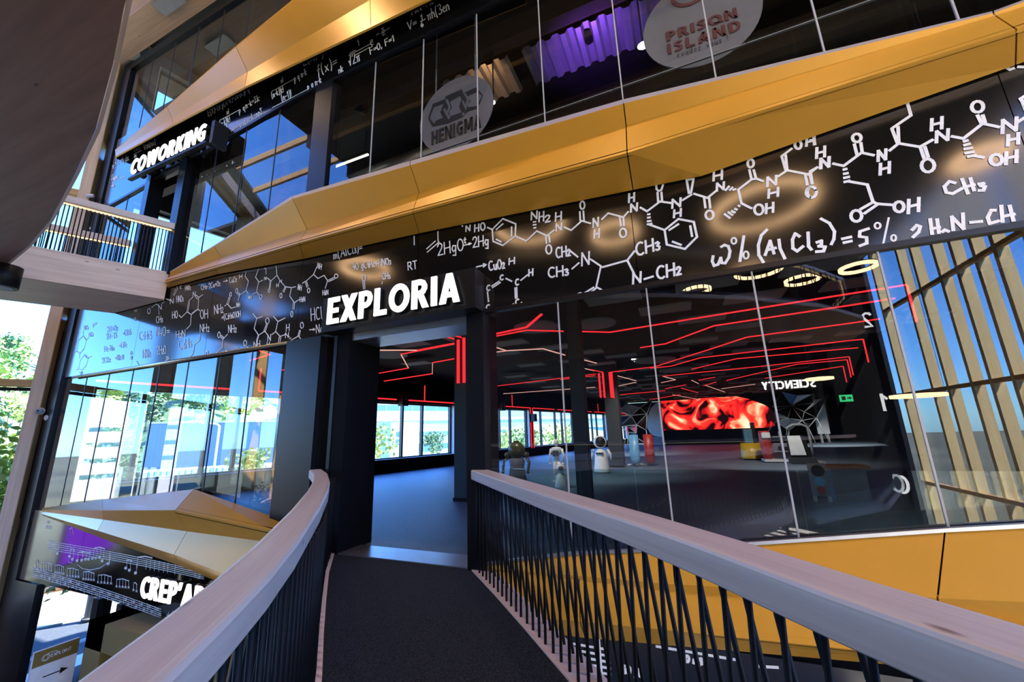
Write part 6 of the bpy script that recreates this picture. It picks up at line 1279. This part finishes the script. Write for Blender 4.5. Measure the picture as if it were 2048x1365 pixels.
# trees
def leafy(n, rx, rz, zc, size, seed):
    rnd = random.Random(seed); m = MB(); lobes = [(rnd.uniform(-.5, .5) * rx, rnd.uniform(-.5, .5) * rx, zc + rnd.uniform(-.6, .6) * rz, rnd.uniform(.4, .7)) for _ in range(9)]
    for _ in range(n):
        lx, ly, lz, lr = rnd.choice(lobes); v = Vector((rnd.gauss(0, 1), rnd.gauss(0, 1), rnd.gauss(0, 1))).normalized() * (rnd.random() ** .4)
        p = Vector((lx + v.x * rx * lr, ly + v.y * rx * lr, lz + v.z * rz * lr)); a = Vector((rnd.gauss(0, 1), rnd.gauss(0, 1), rnd.gauss(0, 1))).normalized(); b = a.orthogonal().normalized(); s_ = size * rnd.uniform(.6, 1.3)
        m.poly([p - a * s_, p + b * s_ * .6, p + a * s_, p - b * s_ * .6])
    return m
def make_tree(loc, h, mat, n, size, label, seed, group=None, trunk=.3, wide=.38):
    r = empty('tree', (0, 0, 0), label, 'tree', group)
    leafy(n, h * wide, h * .36, h * .62, size, seed).build('crown', mat, r)
    m = MB(); m.tube([(0, 0, 0), (0.02 * h, 0, h * .3), (0, 0.01 * h, h * .65)], [trunk * .5, trunk * .38, trunk * .15], 7); m.build('trunk', 'bark', r); r.location = loc; return r
def azp(px, dist, z=-5.3):
    d = ray(px, 860); d.z = 0; d.normalize(); return Vector((CAM.x, CAM.y, z)) + d * dist
def ztop(px, py, dist):
    d = ray(px, py); return CAM.z + d.z / math.hypot(d.x, d.y) * dist
for i, (px, py, dist, mat, n, sz, lab, wide) in enumerate(((745, 842, 42, 'leaf_lime', 900, .22, 'sunlit lime green young tree seen through the doorway window', .3), (827, 866, 120, 'leaf_dark', 700, .4, 'round dark tree, left one of the pair before the white building', .42), (866, 864, 120, 'leaf_dark', 700, .4, 'round dark tree, right one of the pair before the white building', .42), (505, 882, 55, 'leaf_green', 800, .24, 'small green tree in front of the blue-grey warehouse', .3), (230, 872, 60, 'leaf_dark', 800, .3, 'dark young tree left of the warehouse behind the glass', .34), (1050, 845, 50, 'leaf_green', 900, .25, 'green tree outside the first window behind the hall glass', .4), (1130, 842, 60, 'leaf_lime', 900, .25, 'pale green tree outside the second window behind the hall glass', .4), (1010, 860, 70, 'leaf_lime', 700, .25, 'low lime tree behind the dome-headed robot', .4))):
    zt2 = ztop(px, py, dist); make_tree(azp(px, dist), zt2 + 5.3, mat, n, sz, lab, 20 + i, trunk=.3, wide=wide)
make_tree(azp(25, 21), ztop(25, 830, 21) + 5.3, 'leaf_lime', 5200, .15, 'tall sunlit lime tree close outside at the left edge', 60, wide=.42)
make_tree(azp(80, 36), ztop(80, 900, 36) + 5.3, 'leaf_green', 3600, .16, 'green bushy tree close outside beside the timber fin', 61, wide=.5)
for i in range(9):
    p = ept(3.5 + i * 3.3, -5.3, -3.2 - (i % 3) * .8); r = empty('shrub', p, 'dense shrub in the planted row outside the tall timber fin wall', 'shrub', 'planted row outside the fin wall')
    m = leafy(700, 1.5, 1.6, 1.5, .16, 200 + i); m.build('foliage', ('leaf_dark', 'leaf_green', 'leaf_dark')[i % 3], r, True); m = MB(); m.tube([(0, 0, 0), (0, 0, 1.2)], .06, 6); m.build('stem', 'bark', r, True)
# neighbouring dark block beyond the far fin wall
nb = empty('neighbour_block', (40, -20, -5.3), 'dark neighbouring building beyond the far timber fin wall, seen mirrored', 'building')
MB().box(36, 50, -45, -4, -5.3, 6.4).build('body', 'charcoal', nb); MB().box(35.9, 50.1, -45.1, -3.9, 6.4, 6.7).build('parapet', 'grey_mid', nb)
for i in range(12):
    for j in range(3): MB().box(35.9, 36, -43 + i * 3.3, -41 + i * 3.3, -3.5 + j * 3.3, -1.8 + j * 3.3).build('window', 'ribbon_glass', nb)
# wooded hill
hb = MB(); rows = ((150, -5.3), (190, 2), (235, 16), (290, 34), (340, 46))
cols = list(range(-500, 1500, 60))
H_ = [[azp(px, dd * (1 + .12 * math.sin(px * .011)), z + (3 * math.sin(px * .017 + dd) if z > 0 else 0)) for px in cols] for dd, z in rows]
for a, b in zip(H_[:-1], H_[1:]):
    for i in range(len(cols) - 1): hb.poly([a[i], a[i + 1], b[i + 1], b[i]], smooth=True)
struct('hill', hb, 'leaf_dark', 'wooded hillside behind the warehouse')
protos = [make_tree((0, 0, -300), 12, mt, 420, .7, None, 80 + i, wide=.42) for i, mt in enumerate(('leaf_green', 'leaf_dark', 'leaf_lime', 'leaf_red'))]
rnd = random.Random(5); GL = {'leaf_green': 'mid green leafy tree on the wooded hillside beyond the warehouse', 'leaf_dark': 'dark green tree on the wooded hillside beyond the warehouse', 'leaf_lime': 'light yellow-green tree on the wooded hillside beyond the warehouse', 'leaf_red': 'reddish-leaved tree on the wooded hillside beyond the warehouse'}
first = {}
placed = []
for k in range(900):
    if len(placed) >= 120: break
    i = rnd.choice((0, 0, 1, 1, 1, 2, 2, 0)) if len(placed) not in (12, 50) else 3
    px = rnd.choice((rnd.uniform(-60, 125), rnd.uniform(120, 600), rnd.uniform(120, 600), rnd.uniform(120, 600), rnd.uniform(640, 760)))
    t = 1.0 + rnd.random() ** .8 * 3.0; j = min(3, int(t)); f = t - j; dd = rows[j][0] * (1 - f) + rows[j + 1][0] * f; z = rows[j][1] * (1 - f) + rows[j + 1][1] * f
    if px > 630 and dd < 260: continue
    dd *= (1 + .12 * math.sin(px * .011)); z += 3 * math.sin(px * .017 + rows[j][0]) * (1 if z > 0 else 0)
    loc = azp(px, dd, z - .5); s_ = rnd.uniform(.75, 1.35)
    if any((loc - q).length < 4.6 * (s_ + r_) for q, r_ in placed): continue
    placed.append((loc, s_))
    o = protos[i] if i not in first else copy_tree(protos[i]); first[i] = 1
    o.location = loc; o.scale = (s_, s_, s_); o.rotation_euler = (0, 0, rnd.uniform(0, 6))
    m_ = ('leaf_green', 'leaf_dark', 'leaf_lime', 'leaf_red')[i]; o['label'] = GL[m_]; o['group'] = 'hillside ' + m_.replace('leaf_', '') + ' trees'
# blue-grey warehouse
a, b = azp(296, 118), azp(600, 112); zt2 = ztop(430, 846, 115); ba = (b - a).normalized(); bn = Vector((-ba.y, ba.x, 0)); bn = bn if bn.dot(a - CAM) > 0 else -bn
wh = empty('warehouse', (a + b) / 2, 'long blue-grey warehouse with ribbed wall behind the left glass', 'building')
n = 16
for i in range(n):
    p, q = a + (b - a) * (i / n), a + (b - a) * ((i + 1) / n) - ba * .02
    MB().hexa([p, q, q + bn * .3, p + bn * .3] + [v + Vector((0, 0, zt2 + 5.3)) for v in (p, q, q + bn * .3, p + bn * .3)]).build('wall_panel', 'shed_blue', wh)
MB().hexa([v + Vector((0, 0, zt2 + 5.3 + e)) for e in (0, .3) for v in (a - bn * .3, b - bn * .3, b + bn * 30, a + bn * 30)]).build('roof', 'white_matt', wh)
MB().hexa([v + Vector((0, 0, e)) for e in (0, zt2 + 5.2) for v in (a + bn * .3, b + bn * .3, b + bn * 30, a + bn * 30)]).build('body', 'shed_blue', wh)
m = MB(); m.bar(azp(300, 100) + Vector((0, 0, 1.2)), azp(600, 100) + Vector((0, 0, 1.2)), .2, 2.4); o = empty('boundary_wall', azp(430, 100), 'low white boundary wall in front of the warehouse', 'wall'); o['kind'] = 'thing'; m.build('wall', 'facade_white', o)
for i in range(24):
    p = azp(300 + i * 12, 96); MB().box(p.x - .12, p.x + .12, p.y - .12, p.y + .12, -5.3, -3.2).build('post', 'shed_blue', o)
# street lamp
p = azp(438, 62); r = empty('street_lamp', p, 'white street lamp with a short arm in front of the warehouse', 'lamp'); hh = ztop(445, 848, 62)
MB().tube([p, Vector((p.x, p.y, hh - .3)), Vector((p.x, p.y, hh)) + Vector((-.2, -.3, 0))], .13, 8).build('pole', 'white', r); q = Vector((p.x, p.y, hh)); m = MB(); m.bar(q + Vector((-.2, -.3, 0)), q + Vector((-.9, -1.6, .1)), .3, .15); m.build('head', 'white', r)
# white office building with glass ribbons
a, b = azp(560, 150), azp(1230, 205); zt2 = ztop(800, 806, 168); ba = (b - a).normalized(); bn = Vector((-ba.y, ba.x, 0)); bn = bn if bn.dot(a - CAM) > 0 else -bn
of = empty('office_building', (a + b) / 2, 'long white office building with blue glass ribbons beyond the hall windows', 'building')
MB().hexa([v + Vector((0, 0, e)) for e in (0, zt2 + 5.3) for v in (a, b, b + bn * 25, a + bn * 25)]).build('body', 'facade_white', of)
MB().hexa([v + Vector((0, 0, zt2 + 5.3 + e)) for e in (0, .6) for v in (a - bn * .5, b - bn * .5, b + bn * 25, a + bn * 25)]).build('roof', 'white_matt', of)
HH = zt2 + 5.3
for f0, f1 in ((.80, .90), (.56, .62), (.34, .42), (.06, .2)):
    n = 30
    for i in range(n):
        p, q = a + (b - a) * (i / n), a + (b - a) * ((i + .93) / n)
        MB().hexa([v + Vector((0, 0, HH * f)) for f in (f0, f1) for v in (p - bn * .15, q - bn * .15, q + bn * .1, p + bn * .1)]).build('window', 'facade_blue' if f0 > .5 else 'ribbon_glass', of)
a, b = azp(758, 95), azp(838, 97); HH = ztop(790, 845, 96) + 5.3; ba = (b - a).normalized(); bn = Vector((-ba.y, ba.x, 0)); bn = bn if bn.dot(a - CAM) > 0 else -bn
pv = empty('pavilion', (a + b) / 2, 'lower white pavilion with a blue corner in front of the office building', 'building')
MB().hexa([v + Vector((0, 0, e)) for e in (0, HH) for v in (a, b, b + bn * 12, a + bn * 12)]).build('body', 'facade_white', pv); q = a + (b - a) * .28
MB().hexa([v + Vector((0, 0, e)) for e in (0, HH) for v in (a - bn * .3, q - bn * .3, q, a)]).build('blue_corner', 'facade_blue', pv)
for i in range(2):
    for j in range(2):
        p = a + (b - a) * (.42 + i * .09); MB().hexa([v + Vector((0, 0, e)) for e in (HH * (.5 + j * .17), HH * (.62 + j * .17)) for v in (p - bn * .1, p + ba * .7 - bn * .1, p + ba * .7 + bn * .1, p + bn * .1)]).build('window', 'ribbon_glass', pv)
# the white building that shows mirrored in the left glass
def mir(px, dist, z=-5.3): p = azp(px, dist, z); return Vector((p.x, -p.y, p.z))
mb_ = empty('white_tower', mir(270, 75), 'white building with blue lettering, seen mirrored in the left glass', 'building')
for (px0, px1, pyt, dist) in ((168, 250, 792, 78), (283, 362, 788, 74)):
    a, b = mir(px0, dist), mir(px1, dist); hh = ztop((px0 + px1) / 2, pyt, dist) + 5.3; ba = (b - a).normalized(); bn = Vector((-ba.y, ba.x, 0)); bn = bn if bn.dot(a) > 0 else -bn
    MB().hexa([v + Vector((0, 0, e)) for e in (0, hh) for v in (a, b, b + bn * 10, a + bn * 10)]).build('block', 'facade_white', mb_)
    for i in range(4):
        z = hh * (.2 + .15 * i); p, q = a + (b - a) * .1, a + (b - a) * .9
        MB().hexa([v + Vector((0, 0, e)) for e in (z, z + .5) for v in (p - bn * .06, q - bn * .06, q + bn * .05, p + bn * .05)]).build('window', 'ribbon_glass', mb_)
txt = 'SCHOTT'; u = .12 * (b - a).length; L_ = (b - a).length * .76; k_ = L_ / (sum(BOLD[t][0] for t in txt) + .12 * 5); st = b - ba * u
for ch in txt:
    m = MB()
    for e in BOLD[ch][1]:
        polys = [e[1]] if e[0] == 'p' else [[x[0], y[0], y[1], x[1]] for x, y in zip(ribbon(e[1], e[2])[:-1], ribbon(e[1], e[2])[1:])]
        for pl in polys: m.poly([st - ba * (p[0] * k_) - bn * .08 + Vector((0, 0, hh * .86 + p[1] * k_ * 1.1)) for p in pl])
    m.build('letter', 'sign_blue', mb_); st = st - ba * ((BOLD[ch][0] + .12) * k_)
